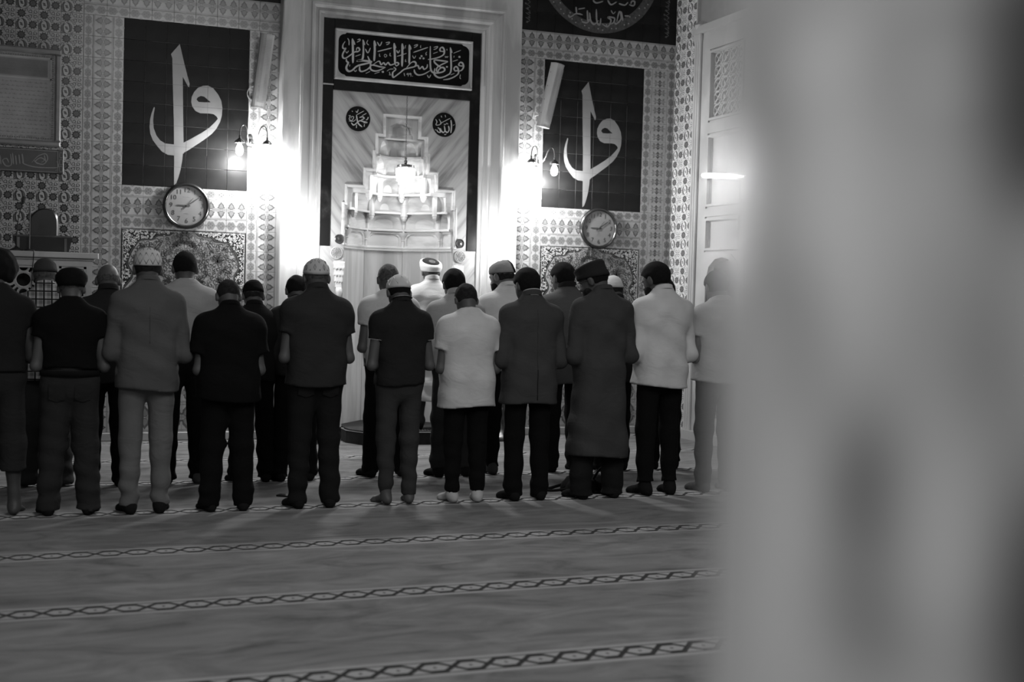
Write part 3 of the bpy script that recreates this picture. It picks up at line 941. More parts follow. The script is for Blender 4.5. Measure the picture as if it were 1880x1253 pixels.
tiers = [  # z0, z1, half width, depth, margin, top margin, rise, recess, shrink, flat
    (2.045, 2.240, .590, .56, .040, .030, .085, .020, .96, True),
    (2.240, 2.425, .575, .53, .035, .022, .085, .075, .62, False),
    (2.425, 2.613, .520, .46, .018, .006, .150, .120, .30, False),
    (2.613, 2.802, .345, .36, .012, .006, .140, .110, .40, False),
    (2.802, 3.000, .262, .27, .012, .012, .130, .070, .45, False),
    (3.000, 3.185, .235, .20, .014, .020, .110, .060, .5, False),
]
for k, (z0, z1, w, d, m, top, rise, rec, shr, flat) in enumerate(tiers):
    P = plan_at(w, d)
    for i in range(5):
        L, _ = facet_frame(P[i], P[i + 1])
        cell('niche_cell', P[i], P[i + 1], z0, z1, min(m, L * .2), top, min(rise, L * .7), rec, shr, M_niche, flat)
    if k + 1 < len(tiers):
        Q = plan_at(tiers[k + 1][2], tiers[k + 1][3])
        ring('ledge', [(XC + (x - XC) * 1.02, y + .02) for x, y in P], [(XC + (x - XC) * .97, y - .02) for x, y in Q], z1 - .012, M_niche, .022)
    # side returns between the stepped opening and this tier
    wo = (.604, .604, .578, .383, .284, .258)[k]
    for s in (-1, 1):
        xa, xb = sorted((XC + s * (w - .002), XC + s * (wo + .02)))
        wn = (.578, .578, .383, .284, .258, .180)[k]
        xc_, xd_ = sorted((XC + s * (wn - .006), XC + s * (wo + .02)))
        mp(MB().box((xa, 13.3405, z0 - .01), (xb, 13.358, z1 + .002)).box((xc_, 13.3385, z1 - .02), (xd_, 13.3562, z1 + .045)), 'return_slab', M_niche)
    # pilasters with hanging ends at the corners
    if k in (1, 2, 3):
        for i in range(1, 5):
            x, y = P[i]
            hw = (.018, .034, .030)[k - 1]
            zt = z0 - (.0, .055, .050)[k - 1]
            b = MB()
            y -= .012
            b.lathe([(hw * .5, zt - .03), (hw, zt), (hw, zt + .01), (hw * 1.25, zt + .02), (hw * 1.25, z1 - .05), (hw * 1.5, z1 - .014)], (x, y, 0), 8)
            mp(b, 'pendant', M_niche)
# carved capitals on the lowest tier
P = plan_at(.590, .56)
for i in range(1, 5):
    x, y = P[i]
    mp(MB().lathe([(.016, 2.045), (.016, 2.12), (.024, 2.126), (.016, 2.134), (.022, 2.155), (.052, 2.195), (.060, 2.215)], (x, y - .012, 0), 10), 'capital', M_niche, None, True, 40)
for z, r_, nm in ((2.232, .012, 0), (2.20, .008, 0)):
    Pm = [Vector((x, y - r_ * .5, z + .008)) for x, y in plan_at(.586, .553)]
    mp(MB().tube(Pm, r_, 6), 'string_course', M_niche)
# cornice above the plain panels
for z, r_ in ((2.045, .020), (2.018, .012)):
    Pm = [Vector((x, y - .012, z)) for x, y in plan_at(.600, .565)]
    mp(MB().tube(Pm, r_, 8), 'niche_cornice', M_niche)
# plain panels of the niche body
P = plan_at(.604, .58)
for i in range(5):
    p, q = P[i], P[i + 1]
    L, d = facet_frame(p, q)
    nrm = Vector((-d.y, d.x, 0))
    g = .002
    vs = []
    for dep in (0, .03):
        for u, z in ((g, .13), (L - g, .13), (L - g, 2.05), (g, 2.05)):
            vs.append((p[0] + d.x * u + nrm.x * dep, p[1] + d.y * u + nrm.y * dep, z))
    mp(MB().add(vs, [(0, 1, 2, 3), (7, 6, 5, 4), (0, 4, 5, 1), (1, 5, 6, 2), (2, 6, 7, 3), (3, 7, 4, 0)]), 'niche_panel', M_panel)
# crowning cell: small faceted hood
b = MB()
hw, dp = .120, .15
n = 6
rings_ = []
def hood(z, k):
    return [(XC + hw * k * math.cos(PI - PI * i / n), 13.335 + dp * k * math.sin(PI * i / n), z) for i in range(n + 1)]
lv = [hood(3.185, 1.1), hood(3.225, 1.1), hood(3.232, .98), hood(3.315, .96)]
vs = [p for l in lv for p in l]
apex = len(vs)
vs.append((XC, 13.335, 3.382))
fs = []
for r_ in range(3):
    for i in range(n):
        fs.append((r_ * (n + 1) + i, r_ * (n + 1) + i + 1, (r_ + 1) * (n + 1) + i + 1, (r_ + 1) * (n + 1) + i))
fs += [(3 * (n + 1) + i, 3 * (n + 1) + i + 1, apex) for i in range(n)]
b.add(vs, fs)
# front plate around the hood
hp = [(XC - hw * 1.1, 3.185), (XC + hw * 1.1, 3.185), (XC + hw * 1.1, 3.225), (XC + hw * .98, 3.232), (XC + hw * .96, 3.315), (XC, 3.382), (XC - hw * .96, 3.315), (XC - hw * .98, 3.232), (XC - hw * 1.1, 3.225)]
b2 = MB().plate([(XC - .20, 3.184), (XC + .20, 3.184), (XC + .20, 3.42), (XC - .20, 3.42)], 13.333, 13.345, [hp[:2] + hp[2:]]) if False else None
mp(b, 'niche_hood', M_niche)
mp(MB().box((XC - .232, 13.330, 3.168), (XC + .232, 13.346, 3.186)), 'ledge', M_niche)
frame_pts = [(XC - .20, 3.185), (XC - hw * 1.1, 3.185)] + [hp[8], hp[7], hp[6], hp[5], hp[4], hp[3], hp[2]] + [(XC + hw * 1.1, 3.185), (XC + .20, 3.185), (XC + .20, 3.42), (XC - .20, 3.42)]
mp(MB().plate(frame_pts[::-1], 13.333, 13.345), 'hood_surround', M_panel)
mp(MB().box((XC - .65, 14.02, 0), (XC + .65, 14.2, 3.5)).box((XC - .72, 13.36, 0), (XC - .65, 14.2, 3.5)).box((XC + .65, 13.36, 0), (XC + .72, 14.2, 3.5)).box((XC - .72, 13.36, 3.45), (XC + .72, 14.2, 3.55)), 'niche_shell', M_panel)

# inscription panel over the niche
ip = MB()
oz = [(3.100, 3.748), (4.605, 3.748), (4.605, 4.268), (3.100, 4.268)]
c0, c1, d0, d1 = 3.135, 4.570, 3.783, 4.233
ins = []
def notch(cx, cz, sx, sz):
    r = .085
    q = [(cx + sx * r, cz + sz * 0)] + [(cx + sx * (r * 1.0 - .015 - (r - .015) * math.sin(t)), cz + sz * (r * 1.0 - (r - .015) * math.cos(t))) for t in np.linspace(0, PI / 2, 6)] + [(cx, cz + sz * r)]
    return q
cart = notch(c0, d0, 1, 1)[::-1] + notch(c1, d0, -1, 1) + notch(c1, d1, -1, -1)[::-1] + notch(c0, d1, 1, -1)
ip.plate(oz, 13.255, 13.33, [cart])
pan = mp(ip, 'inscription_frame', M_frame)
fr = MB()
for lo, hi in (((3.100, 3.748), (4.605, 3.772)), ((3.100, 4.244), (4.605, 4.268)), ((3.100, 3.772), (3.124, 4.244)), ((4.581, 3.772), (4.605, 4.244))):
    fr.bbox((lo[0], 13.240, lo[1]), (hi[0], 13.256, hi[1]), .006)
fr.build('frame_rail', M_frame, pan)
MB().plate(cart, 13.262, 13.32).build('black_field', grey('black_field', .005, .7, .2, 6, 0, 0, .08), pan)
wr = MB()
for w_, p in INSC:
    wr.ribbon(mm(p, 3.85, 4.008), w_ / 1000, 13.2605)
lt = wr.build('lettering', grey('stone_letter', .40, .5, .1), pan)
lt['label'] = 'pale Arabic inscription with the date'

# round discs with names
for P0, S in (((3.371, 3.359), R1), ((4.318, 3.3645), R2)):
    b = MB().lathe([(.128, -.008), (.131, 0.0), (.126, .008), (0.0, .009)], (P0[0], 13.300, P0[1]), 36, 'y')
    d_ = mp(b, 'disc', grey('disc_black', .006, .7, .2, 6, 0, 0, .08))
    wr = MB()
    for w_, p in S:
        wr.ribbon(mm(p, P0[0], P0[1]), w_ / 1000 * .8, 13.2895)
    wr.build('lettering', grey('disc_letter', .42, .5, .1), d_)
# rosettes: dark drilled boss above, pale pierced one below
for x, z in ((3.190, 2.094), (4.519, 2.098)):
    o = mp(MB().lathe([(.050, 0), (.050, .012), (.042, .016), (.036, .006), (.010, .004), (0, .012)], (x, 13.276, z), 20, 'y'), 'boss', grey('boss_dark', .035, .3, .3, 30), None, True, 50)
for x, z in ((3.168, 1.948), (4.531, 1.956)):
    b = MB().lathe([(.066, 0), (.066, .008), (.060, .012), (.056, .006), (0, .005)], (x, 13.290, z), 24, 'y')
    o = mp(b, 'rosette', M_frame, None, True, 40)
    b = MB()
    for k in range(6):
        b.tube([(x + .055 * math.cos(k * PI / 6), 13.282, z + .055 * math.sin(k * PI / 6)), (x - .055 * math.cos(k * PI / 6), 13.282, z - .055 * math.sin(k * PI / 6))], .0035, 4)
        b.tube([(x + .028 * math.cos(k * PI / 3) + .026 * math.cos(t), 13.281, z + .028 * math.sin(k * PI / 3) + .026 * math.sin(t)) for t in np.linspace(0, 2 * PI, 10)[:-1]], .003, 4, 0, True)
    b.build('tracery', grey('rosette_line', .22, .5), o)
# stalactite brackets and colonettes at the sides of the opening
for s in (-1, 1):
    x = XC + s * .655
    b = MB()
    zz = 1.86
    for k, (w, h) in enumerate(((.058, .075), (.050, .07), (.042, .065), (.034, .06))):
        b.bbox((x - w, 13.245 + k * .008, zz - h), (x + w, 13.31, zz), .008)
        for q in (-.6, 0, .6):
            b.lathe([(.002, -.02), (w * .28, 0), (w * .28, .004)], (x + q * w, 13.252 + k * .008, zz - h), 6)
        zz -= h
    mp(b, 'bracket', M_niche)
    mp(MB().lathe([(.030, zz), (.036, zz - .02), (.036, zz - .05), (.018, zz - .10), (.012, zz - .115), (.022, zz - .125), (.022, zz - .14), (.014, zz - .15), (.016, zz - .155), (.030, zz - .20), (.038, zz - .25), (.036, .42), (.05, .38), (.05, .30), (.058, .28), (.058, .13)], (x, 13.262, 0), 14), 'colonette', M_niche, None, True, 40)

# chandelier hanging in the niche
cx, cy = 3.885, 13.25
ch = thing('niche_chandelier', 'small lit crystal chandelier hanging in the niche hood', 'chandelier', (cx, cy, 2.66))
def cp(b, name, m, parent=None, smooth=False):
    o = b.build(name, m, parent or ch, (-cx, -cy, -2.66) if parent is None else None, None, smooth)
    return o
brass = grey('lamp_brass', .10, .35, .2, 20, 0, .8)
b = MB()
z = 2.985
k = 0
while z < 3.62:      # chain links
    w = .006
    b.tube([(cx + (w * math.cos(t) if k % 2 else 0), cy + (0 if k % 2 else w * math.cos(t)), z + .013 * math.sin(t)) for t in np.linspace(0, 2 * PI, 9)[:-1]], .0018, 4, 0, True)
    z += .021
    k += 1
cp(b, 'chain', brass)
cp(MB().lathe([(.012, 2.90), (.02, 2.94), (.008, 2.96), (.016, 2.975), (.004, 2.99)], (cx, cy, 0), 10), 'stem', brass, None, True)
cp(MB().lathe([(.085, 2.872), (.092, 2.878), (.092, 2.900), (.07, 2.906)], (cx, cy, 0), 24).lathe([(.07, 2.87), (.075, 2.88)], (cx, cy, 0), 24), 'hoop', brass)
cry = emit('crystal_lit', 3.2)
for lvl, (r_, zt, n_) in enumerate(((.096, 2.865, 26), (.096, 2.832, 26), (.094, 2.798, 26), (.085, 2.764, 22), (.066, 2.73, 16), (.045, 2.70, 10))):
    b = MB()
    for i in range(n_):
        a = 2 * PI * (i + .5 * (lvl % 2)) / n_
        b.lathe([(.0, zt - .034), (.0085, zt - .028), (.0085, zt - .006), (0.0, zt)], (cx + r_ * math.cos(a), cy + r_ * math.sin(a), 0), 4)
    cp(b, 'crystal_row', cry)

# electric candles on stands, left and right of the niche
for x, lab in ((2.78, 'tall candlestick lamp glowing at the left jamb of the niche'), (4.93, 'tall candlestick lamp glowing at the right jamb of the niche')):
    y = 12.94
    t = thing('candlestick', lab, 'candlestick', (x, y, 0))
    MB().lathe([(.17, 0), (.17, .03), (.13, .06), (.06, .12), (.045, .25), (.07, .30), (.045, .34), (.045, .42), (.11, .46), (.11, .48), (.055, .50)], (0, 0, 0), 20).build('base', brass, t, None, None, True)
    MB().lathe([(.040, .49), (.040, 1.92), (.032, 1.95), (.012, 1.96)], (0, 0, 0), 16).build('candle', grey('candle_wax', .75, .4, .05), t, None, None, True)
    MB().lathe([(.008, 1.955), (.014, 1.98), (.018, 2.005), (.012, 2.03), (.0, 2.05)], (0, 0, 0), 10).build('bulb', emit('bulb_glow', 25), t, None, None, True)

# carpeted podium in front of the niche
def rot2(p, a, c):
    return (c[0] + (p[0] - c[0]) * math.cos(a) - (p[1] - c[1]) * math.sin(a), c[1] + (p[0] - c[0]) * math.sin(a) + (p[1] - c[1]) * math.cos(a))
pod = thing('podium', 'low dark carpeted podium in front of the niche', 'podium', (3.93, 12.9, 0))
pl = [(3.34, 12.66), (4.48, 12.60), (4.62, 12.82), (4.62, 13.14), (3.22, 13.14), (3.22, 12.92)]
lp = [(x - 3.93, y - 12.9) for x, y in pl]
rug = grey('podium_rug', .012, .95, .5, 14, .3)
MB().prism(lp, 0, .125).build('base', rug, pod)
MB().prism([(x * .96, y * .96) for x, y in lp], .125, .14).build('top_rug', grey('podium_top', .022, .95, .6, 22, .3), pod)
e = MB()
e.tube([(x, y, .127) for x, y in lp], .005, 5, 0, True)
e.build('edge_piping', grey('piping_pale', .22, .7), pod)
e = MB()
rd = random.Random(5)
for k in range(34):
    x = -.50 + k * .030
    e.lathe([(.0, .1445), (.006, .1425), (.006, .140)], (x, -.215 + .02 * (k % 2), 0), 5)
    e.lathe([(.0, .1445), (.006, .1425), (.006, .140)], (x + .01, -.175 + .015 * (k % 3), 0), 5)
e.build('rug_dot', grey('rug_dot', .25, .8), pod)
MB().bbox((3.27, 13.16, 0), (4.43, 13.92, .13), .01).build('niche_floor', rug, mih, (-XC, -13.379, 0))

# ------------------------------------------------------------------ clocks, sconces, speakers
chrome = grey('clock_metal', .10, .22, .1, 4, 0, .9)
SERIF = None
def text_mesh(s, size, mat_, name, parent, loc):
    c = bpy.data.curves.new('text', 'FONT')
    c.body = s
    c.size = size
    c.align_x, c.align_y = 'CENTER', 'CENTER'
    c.extrude = .0004
    c.resolution_u = 3
    o = bpy.data.objects.new('text', c)
    COL.objects.link(o)
    dg = bpy.context.evaluated_depsgraph_get()
    me = bpy.data.meshes.new_from_object(o.evaluated_get(dg))
    bpy.data.objects.remove(o)
    bpy.data.curves.remove(c)
    me.name = name
    me.materials.clear()
    me.materials.append(mat_)
    return link(name, me, parent, loc, (PI / 2, 0, 0))
NUM = {}
def clock(x, z, label):
    t = thing('wall_clock', label, 'clock', (x, WALL - .011, z), 0, 'round wall clocks')
    R = .232
    MB().lathe([(R * .93, 0), (R, .008), (R * 1.005, .022), (R * .97, .040), (R * .90, .046), (R * .86, .040), (R * .845, .026), (R * .84, .016)], (0, 0, 0), 56, 'y', ends=False).build('rim', chrome, t, None, None, True, 50)
    MB().lathe([(R * .85, .018), (R * .85, .022), (0, .0222)], (0, 0, 0), 48, 'y').build('dial', grey('clock_dial', .17, .5, .03), t)
    ink = grey('clock_ink', .03, .6)
    for k in range(1, 13):
        a = PI / 2 - k * PI / 6
        r = R * .66
        loc = (r * math.cos(a), -.0232, r * math.sin(a))
        if k in NUM:
            link('numeral', NUM[k], t, loc, (PI / 2, 0, 0))
        else:
            NUM[k] = text_mesh(str(k), .066, ink, 'numeral', t, loc).data
    def hand(name, ang, L, w, y, tail):
        c, s = math.cos(ang), math.sin(ang)
        P = [(-tail, -w / 2), (L * .8, -w * .45), (L, -w * .12), (L, w * .12), (L * .8, w * .45), (-tail, w / 2)]
        MB().plate([(u * c - v * s, u * s + v * c) for u, v in P], y, y + .001).build(name, ink, t)
    hand('hour_hand', PI / 2 - (9.03 / 12) * 2 * PI, .105, .012, -.0262, .034)
    hand('minute_hand', PI / 2 - (9.2 / 60) * 2 * PI, .150, .010, -.0285, .040)
    hand('second_hand', PI / 2 - (36.5 / 60) * 2 * PI, .060, .004, -.0305, .10)
    MB().lathe([(.008, .022), (.008, .032), (0, .033)], (0, 0, 0), 10, 'y').build('hub', ink, t)
    b = MB().box((-.032, -.0234, .086), (.032, -.0224, .090)).box((-.022, -.0234, -.080), (.022, -.0224, -.078))
    b.build('maker_line', grey('clock_faint', .2, .6), t)
clock(1.640, 2.368, 'chrome rimmed wall clock under the left calligraphy panel')
clock(6.200, 2.338, 'chrome rimmed wall clock under the right calligraphy panel')

dark_metal = grey('sconce_metal', .16, .25, .3, 20, 0, .85)
def sconce(x, z, label):
    t = thing('wall_sconce', label, 'wall lamp', (x, WALL - .0105, z), 0, 'two-armed sconces beside the niche')
    b = MB()
    b.lathe([(.040, 0), (.044, .008), (.034, .018), (.020, .022), (.012, .04), (.0, .045)], (0, 0, -.01), 18, 'y')
    b.lathe([(.026, 0), (.026, .008), (.010, .016)], (0, 0, .045), 14, 'y').lathe([(.026, 0), (.026, .008), (.010, .016)], (0, 0, -.065), 14, 'y')
    b.build('backplate', dark_metal, t, None, None, True, 50)
    for s in (-1, 1):
        path = catmull([(s * .012, -.04, -.02), (s * .03, -.10, -.03), (s * .05, -.16, .03), (s * .065, -.20, .10), (s * .09, -.215, .135), (s * .12, -.215, .125), (s * .135, -.215, .08), (s * .138, -.215, .02), (s * .138, -.215, -.01)], 4)
        arm = MB().tube(path, .0065, 7).build('arm', dark_metal, t, None, None, True)
        c = (s * .138, -.215, 0)
        MB().lathe([(.008, .03), (.012, .02), (.010, .005), (.022, -.006), (.044, -.022), (.054, -.044), (.052, -.046), (.040, -.028), (.008, -.012)], c, 18).build('cap', dark_metal, t, None, None, True, 50)
        MB().lathe([(.012, -.03), (.020, -.06), (.034, -.09), (.040, -.12), (.034, -.15), (.018, -.168), (0, -.172)], c, 14).build('bulb', emit('bulb_white', 14), t, None, None, True)
sconce(2.262, 3.055, 'two-armed sconce glowing left of the niche frame')
sconce(5.415, 3.050, 'two-armed sconce glowing right of the niche frame')

white_plastic = grey('speaker_white', .36, .5, .05, 3)
def speaker(top, bot, y0, label, yaw=0.0):
    a, c = Vector((top[0], y0, top[1])), Vector((bot[0], y0 + .10, bot[1]))
    d = (a - c)
    L = d.length
    t = thing('column_speaker', label, 'speaker', tuple((a + c) / 2), 0, 'slim column speakers')
    ang = math.atan2(d.x, d.z)
    rot = Euler((math.asin(d.y / L) * -1, ang, yaw), 'XYZ')
    w, dp = .066, .05
    R = rot
    b = MB()
    # softly rounded front
    pr = [(-w, dp), (-w, -dp * .5), (-w * .7, -dp * .95), (-w * .25, -dp * 1.15), (w * .25, -dp * 1.15), (w * .7, -dp * .95), (w, -dp * .5), (w, dp)]
    b.prism(pr, -L / 2, L / 2)
    b.build('cabinet', white_plastic, t, None, R)
    g = MB()
    for k in range(40):
        z = -L / 2 + .05 + k * (L - .1) / 39
        g.box((-w * .68, -dp * 1.17, z - .003), (w * .68, -dp * 1.15, z + .003))
    g.build('grille', grey('speaker_grille', .30, .6), t, None, R)
    MB().prism([(x * 1.03, y * 1.03) for x, y in pr], L / 2, L / 2 + .012).prism([(x * 1.03, y * 1.03) for x, y in pr], -L / 2 - .012, -L / 2).build('end_cap', grey('speaker_cap', .30, .5), t, None, R)
    br = MB()
    lo = -L * .32
    br.box((-.02, dp, lo - .05), (.02, dp + .02, lo + .05)).tube([(-.03, dp + .01, lo), (-.05, dp + .06, lo - .02), (-.04, dp + .10, lo - .03)], .008, 6)
    br.box((-.075, dp + .085, lo - .06), (-.025, dp + .10, lo + .01))
    br.build('bracket', white_plastic, t, None, R)
    for k in range(4):
        MB().lathe([(.006, 0), (0, .003)], (0, 0, 0), 6, 'x').build('screw', grey('screw_dark', .05, .5), t, None, R).location = R.to_matrix() @ Vector((-w - .001, 0.02, -L * .3 + k * L * .22))
speaker((2.395, 4.115), (2.330, 3.405), 13.21, 'white column speaker on the wall left of the niche')
speaker((5.555, 4.09), (5.455, 3.42), 13.14, 'white column speaker tilted across the right black panel', .35)
cb = MB().tube(catmull([(2.31, WALL - .02, 3.62), (2.25, WALL - .02, 3.60), (2.225, WALL - .02, 3.54), (2.25, WALL - .02, 3.48), (2.30, WALL - .02, 3.46)], 4), .005, 5)
tag(cb.build('speaker_cable', white_plastic), 'short pale cable loop behind the left column speaker', 'cable')

# ------------------------------------------------------------------ framed sheet and sign on the far left
fr = thing('framed_scroll', 'large framed sheet of script on the arabesque tiles, far left', 'picture', (-.07, WALL - .0105, 3.34))
X0, X1, Z0, Z1 = -.505, .505, -.47, .47
wood = grey('frame_grey', .16, .4, .15, 10)
for lo, hi in (((X0, Z0), (X1, Z0 + .055)), ((X0, Z1 - .055), (X1, Z1)), ((X0, Z0 + .055), (X0 + .055, Z1 - .055)), ((X1 - .055, Z0 + .055), (X1, Z1 - .055))):
    MB().bbox((lo[0], -.045, lo[1]), (hi[0], 0, hi[1]), .014).build('frame_rail', wood, fr)
MB().box((X0 + .05, -.018, Z0 + .05), (X1 - .05, 0, Z1 - .05)).build('mount', grey('mount_pale', .27, .7, .25, 40), fr)
MB().box((X0 + .105, -.021, Z0 + .10), (X1 - .105, -.017, Z1 - .10)).build('sheet', grey('sheet_paper', .30, .7, .10, 6), fr)
b = MB()
for a, c, d, e in ((X0 + .09, Z1 - .30, X1 - .09, Z1 - .09),):
    for lo, hi in (((a, c), (d, c + .012)), ((a, e - .012), (d, e)), ((a, c), (a + .012, e)), ((d - .012, c), (d, e))):
        b.box((lo[0], -.023, lo[1]), (hi[0], -.020, hi[1]))
b.build('heading_border', grey('heading_border', .36, .6), fr)
MB().box((X0 + .125, -.0225, Z1 - .275), (X1 - .125, -.0205, Z1 - .115)).build('heading_field', grey('heading_field', .17, .7), fr)
b = MB()
rd = random.Random(11)
def scribble(b, x0, x1, z, h, w, y):
    x = x1
    while x > x0:
        L = rd.uniform(.02, .05)
        b.ribbon([(x, z + rd.uniform(-.2, .6) * h), (x - L * .4, z - .3 * h), (x - L * .7, z + rd.uniform(-.2, .3) * h), (x - L, z - .1 * h)], w, y)
        if rd.random() < .6:
            b.ribbon([(x - L * .5, z + h), (x - L * .52, z - .1 * h)], w, y)
        x -= L + .008
for k in range(5):
    scribble(b, X0 + .14, X1 - .14, Z1 - .14 - k * .028, .012, .0045, -.0235)
for k in range(13):
    scribble(b, X0 + .12, X1 - .12, Z1 - .335 - k * .040, .011, .003, -.0222)
b.build('script_line', grey('script_ink', .16, .7), fr)['kind'] = 'stuff'
b = MB()
for k in range(40):
    b.flat(off(star(.004, .010, 5), X0 + .08 + k * .0215, Z0 + .078), -.0195)
    b.flat(off(star(.004, .010, 5), X0 + .08 + k * .0215, Z1 - .078), -.0195)
for k in range(38):
    b.flat(off(star(.004, .010, 5), X0 + .078, Z0 + .08 + k * .0215), -.0195)
    b.flat(off(star(.004, .010, 5), X1 - .078, Z0 + .08 + k * .0215), -.0195)
b.build('mount_ornament', grey('mount_orn', .14, .7), fr)
sg = thing('script_sign', 'dark oblong sign with thin Arabic script below the framed sheet', 'sign', (0, WALL - .0105, 2.73))
MB().bbox((-.60, -.02, -.115), (.468, 0, .115), .006).build('board', grey('sign_board', .045, .5, .2, 6), sg)
b = MB()
for lo, hi in (((-.59, .098), (.415, .104)), ((-.59, -.104), (.415, -.098)), ((.409, -.104), (.415, .104))):
    b.box((lo[0], -.0215, lo[1]), (hi[0], -.0195, hi[1]))
for k in range(3):
    z = -.066 + k * .066
    for lo, hi in (((.425, z - .026), (.460, z - .021)), ((.425, z + .021), (.460, z + .026)), ((.425, z - .026), (.430, z + .026)), ((.455, z - .026), (.460, z + .026))):
        b.box((lo[0], -.0215, lo[1]), (hi[0], -.0195, hi[1]))
b.build('border_line', grey('sign_line', .16, .5), sg)
b = MB()
for w_, p in BISM:
    b.ribbon(mm(p), w_ / 1000, -.0212)
b.build('lettering', grey('sign_letter', .16, .5), sg)

# ------------------------------------------------------------------ marble preaching stand with what lies on it
KY = 12.35
st = thing('preaching_stand', 'white marble preaching stand with pierced interlace panels', 'stand', (.0, KY, 0))
M_white = marble('marble_white', .50, .38, 2.5, (1, 1, 1), (0, 0, 0), .35)
KX0, KX1, KT = -.85, .690, 1.835
MB().bbox((KX0 - .05, -.045, KT - .052), (KX1 + .052, .86, KT), .006).build('top_slab', M_white, st)
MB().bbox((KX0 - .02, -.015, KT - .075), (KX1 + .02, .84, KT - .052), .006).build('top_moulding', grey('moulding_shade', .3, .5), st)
wins = [(-.78, -.34), (-.26, .24), (.405, .640)]
outer = [(KX0, 0.0), (KX1, 0.0), (KX1, KT - .075), (KX0, KT - .075)]
holes = [[(a, .28), (c, .28), (c, KT - .125), (a, KT - .125)] for a, c in wins]
MB().plate(outer, 0, .05, holes).build('front_frame', M_white, st)
MB().box((KX0, .05, 0), (KX0 + .05, .82, KT - .075)).box((KX1 - .05, .05, 0), (KX1, .82, KT - .075)).box((KX0, .78, 0), (KX1, .82, KT - .075)).build('side_slab', M_white, st)
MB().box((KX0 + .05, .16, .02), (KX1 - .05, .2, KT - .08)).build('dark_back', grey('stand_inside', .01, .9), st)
for a, c in wins:
    b = MB()
    h0, h1 = .28, KT - .125
    for lo, hi in (((a, h0), (a + .022, h1)), ((c - .022, h0), (c, h1)), ((a, h0), (c, h0 + .022)), ((a, h1 - .022), (c, h1))):
        b.box((lo[0], .012, lo[1]), (hi[0], .045, hi[1]))
    nx_ = max(1, round((c - a) / .24))
    sx = (c - a - .03) / nx_
    nz = round((h1 - h0) / sx)
    sz = (h1 - h0 - .03) / nz
    for i in range(nx_):
        for j in range(nz):
            cx_, cz_ = a + .015 + (i + .5) * sx, h0 + .015 + (j + .5) * sz
            b.tube([(cx_ + sx * .30 * math.cos(t), .028, cz_ + sz * .30 * math.sin(t)) for t in np.linspace(0, 2 * PI, 17)[:-1]], .0125, 5, 0, True)
            for q in range(4):
                t0 = q * PI / 2
                ex, ez = cx_ + sx * .5 * math.cos(t0), cz_ + sz * .5 * math.sin(t0)
                b.tube([(ex + sx * .2 * math.cos(t), .028, ez + sz * .2 * math.sin(t)) for t in np.linspace(t0 + PI / 2, t0 + 3 * PI / 2, 9)], .011, 5)
                t1 = t0 + PI / 4
                b.tube([(cx_ + sx * .28 * math.cos(t1), .028, cz_ + sz * .28 * math.sin(t1)), (cx_ + sx * .68 * math.cos(t1), .028, cz_ + sz * .68 * math.sin(t1))], .011, 5)
                b.tube([(cx_ + sx * .34 * math.cos(t1 + q2), .028, cz_ + sz * .34 * math.sin(t1 + q2)) for q2 in (-.5, 0, .5)], .010, 5)
    b.build('lattice', M_white, st)

lec = thing('book_rest', 'low dark book rest with pale end strips on top of the marble stand', 'book rest', (.255, KY + .10, KT))
dk = grey('dark_wood', .010, .5, .3, 8)
MB().add([(-.20, 0, 0), (.235, 0, 0), (.235, .3, 0), (-.20, .3, 0), (-.245, -.01, .135), (.265, -.01, .135), (.265, .3, .16), (-.245, .3, .16)], [(0, 3, 2, 1), (4, 5, 6, 7), (0, 1, 5, 4), (1, 2, 6, 5), (2, 3, 7, 6), (3, 0, 4, 7)]).build('body', dk, lec)
MB().box((-.205, -.018, .0), (-.183, -.004, .125)).build('end_strip', grey('strip_pale', .16, .5), lec)
MB().box((.195, -.018, .0), (.217, -.004, .125)).build('end_strip', grey('strip_pale2', .08, .5), lec)
chair = thing('chair', 'dark padded chair with rounded back behind the book rest', 'chair', (.285, KY + .60, KT))
half = [(-.125, .10), (-.128, .30), (-.105, .36), (-.05, .405), (.02, .42), (.085, .40), (.118, .35), (.128, .27), (.125, .10)]
leather = grey('chair_leather', .014, .35, .3, 6)
pr = [(x, z) for x, z in catmull(half, 3)]
pad = MB()
n = len(pr)
for dy, k in ((-.015, .90), (-.03, .6)):
    pass
vs = [(x, .02, z) for x, z in pr] + [(x, -.012, z) for x, z in pr] + [(x * .88, -.030, .10 + (z - .10) * .93 + .008) for x, z in pr]
fs = [(i, (i + 1) % n, n + (i + 1) % n, n + i) for i in range(n)] + [(n + i, n + (i + 1) % n, 2 * n + (i + 1) % n, 2 * n + i) for i in range(n)]
fs += [tuple(range(2 * n, 3 * n)), tuple(range(n))[::-1]]
pad.add(vs, fs)
pad.build('backrest', leather, chair, None, None, True, 40)
MB().bbox((-.15, -.16, .09), (.15, .10, .14), .015).build('seat', leather, chair)
for sx_ in (-.12, .12):
    for sy_ in (-.13, .07):
        MB().tube([(sx_, sy_, 0), (sx_, sy_, .10)], .014, 6).build('leg', dk, chair)
mic = thing('microphone', 'black microphone on a thin gooseneck stand at the left edge', 'microphone', (.045, KY + .05, KT))
MB().lathe([(.055, 0), (.055, .012), (.02, .03), (.008, .04)], (0, 0, 0), 16).build('base', dk, mic)
MB().tube(catmull([(0, 0, .03), (.002, 0, .15), (.015, 0, .30), (.045, 0, .42)], 4), .005, 6).build('gooseneck', dk, mic)
MB().tube([(.045, 0, .42), (.052, -.01, .45), (.066, -.02, .485)], [.012, .018, .014], 8).build('head', grey('mic_head', .03, .6), mic)
mic2 = thing('microphone', 'silver microphone stand with slim tip in front of the book rest', 'microphone', (.155, KY + .02, KT))
sil = grey('mic_silver', .25, .3, .1, 10, 0, .7)
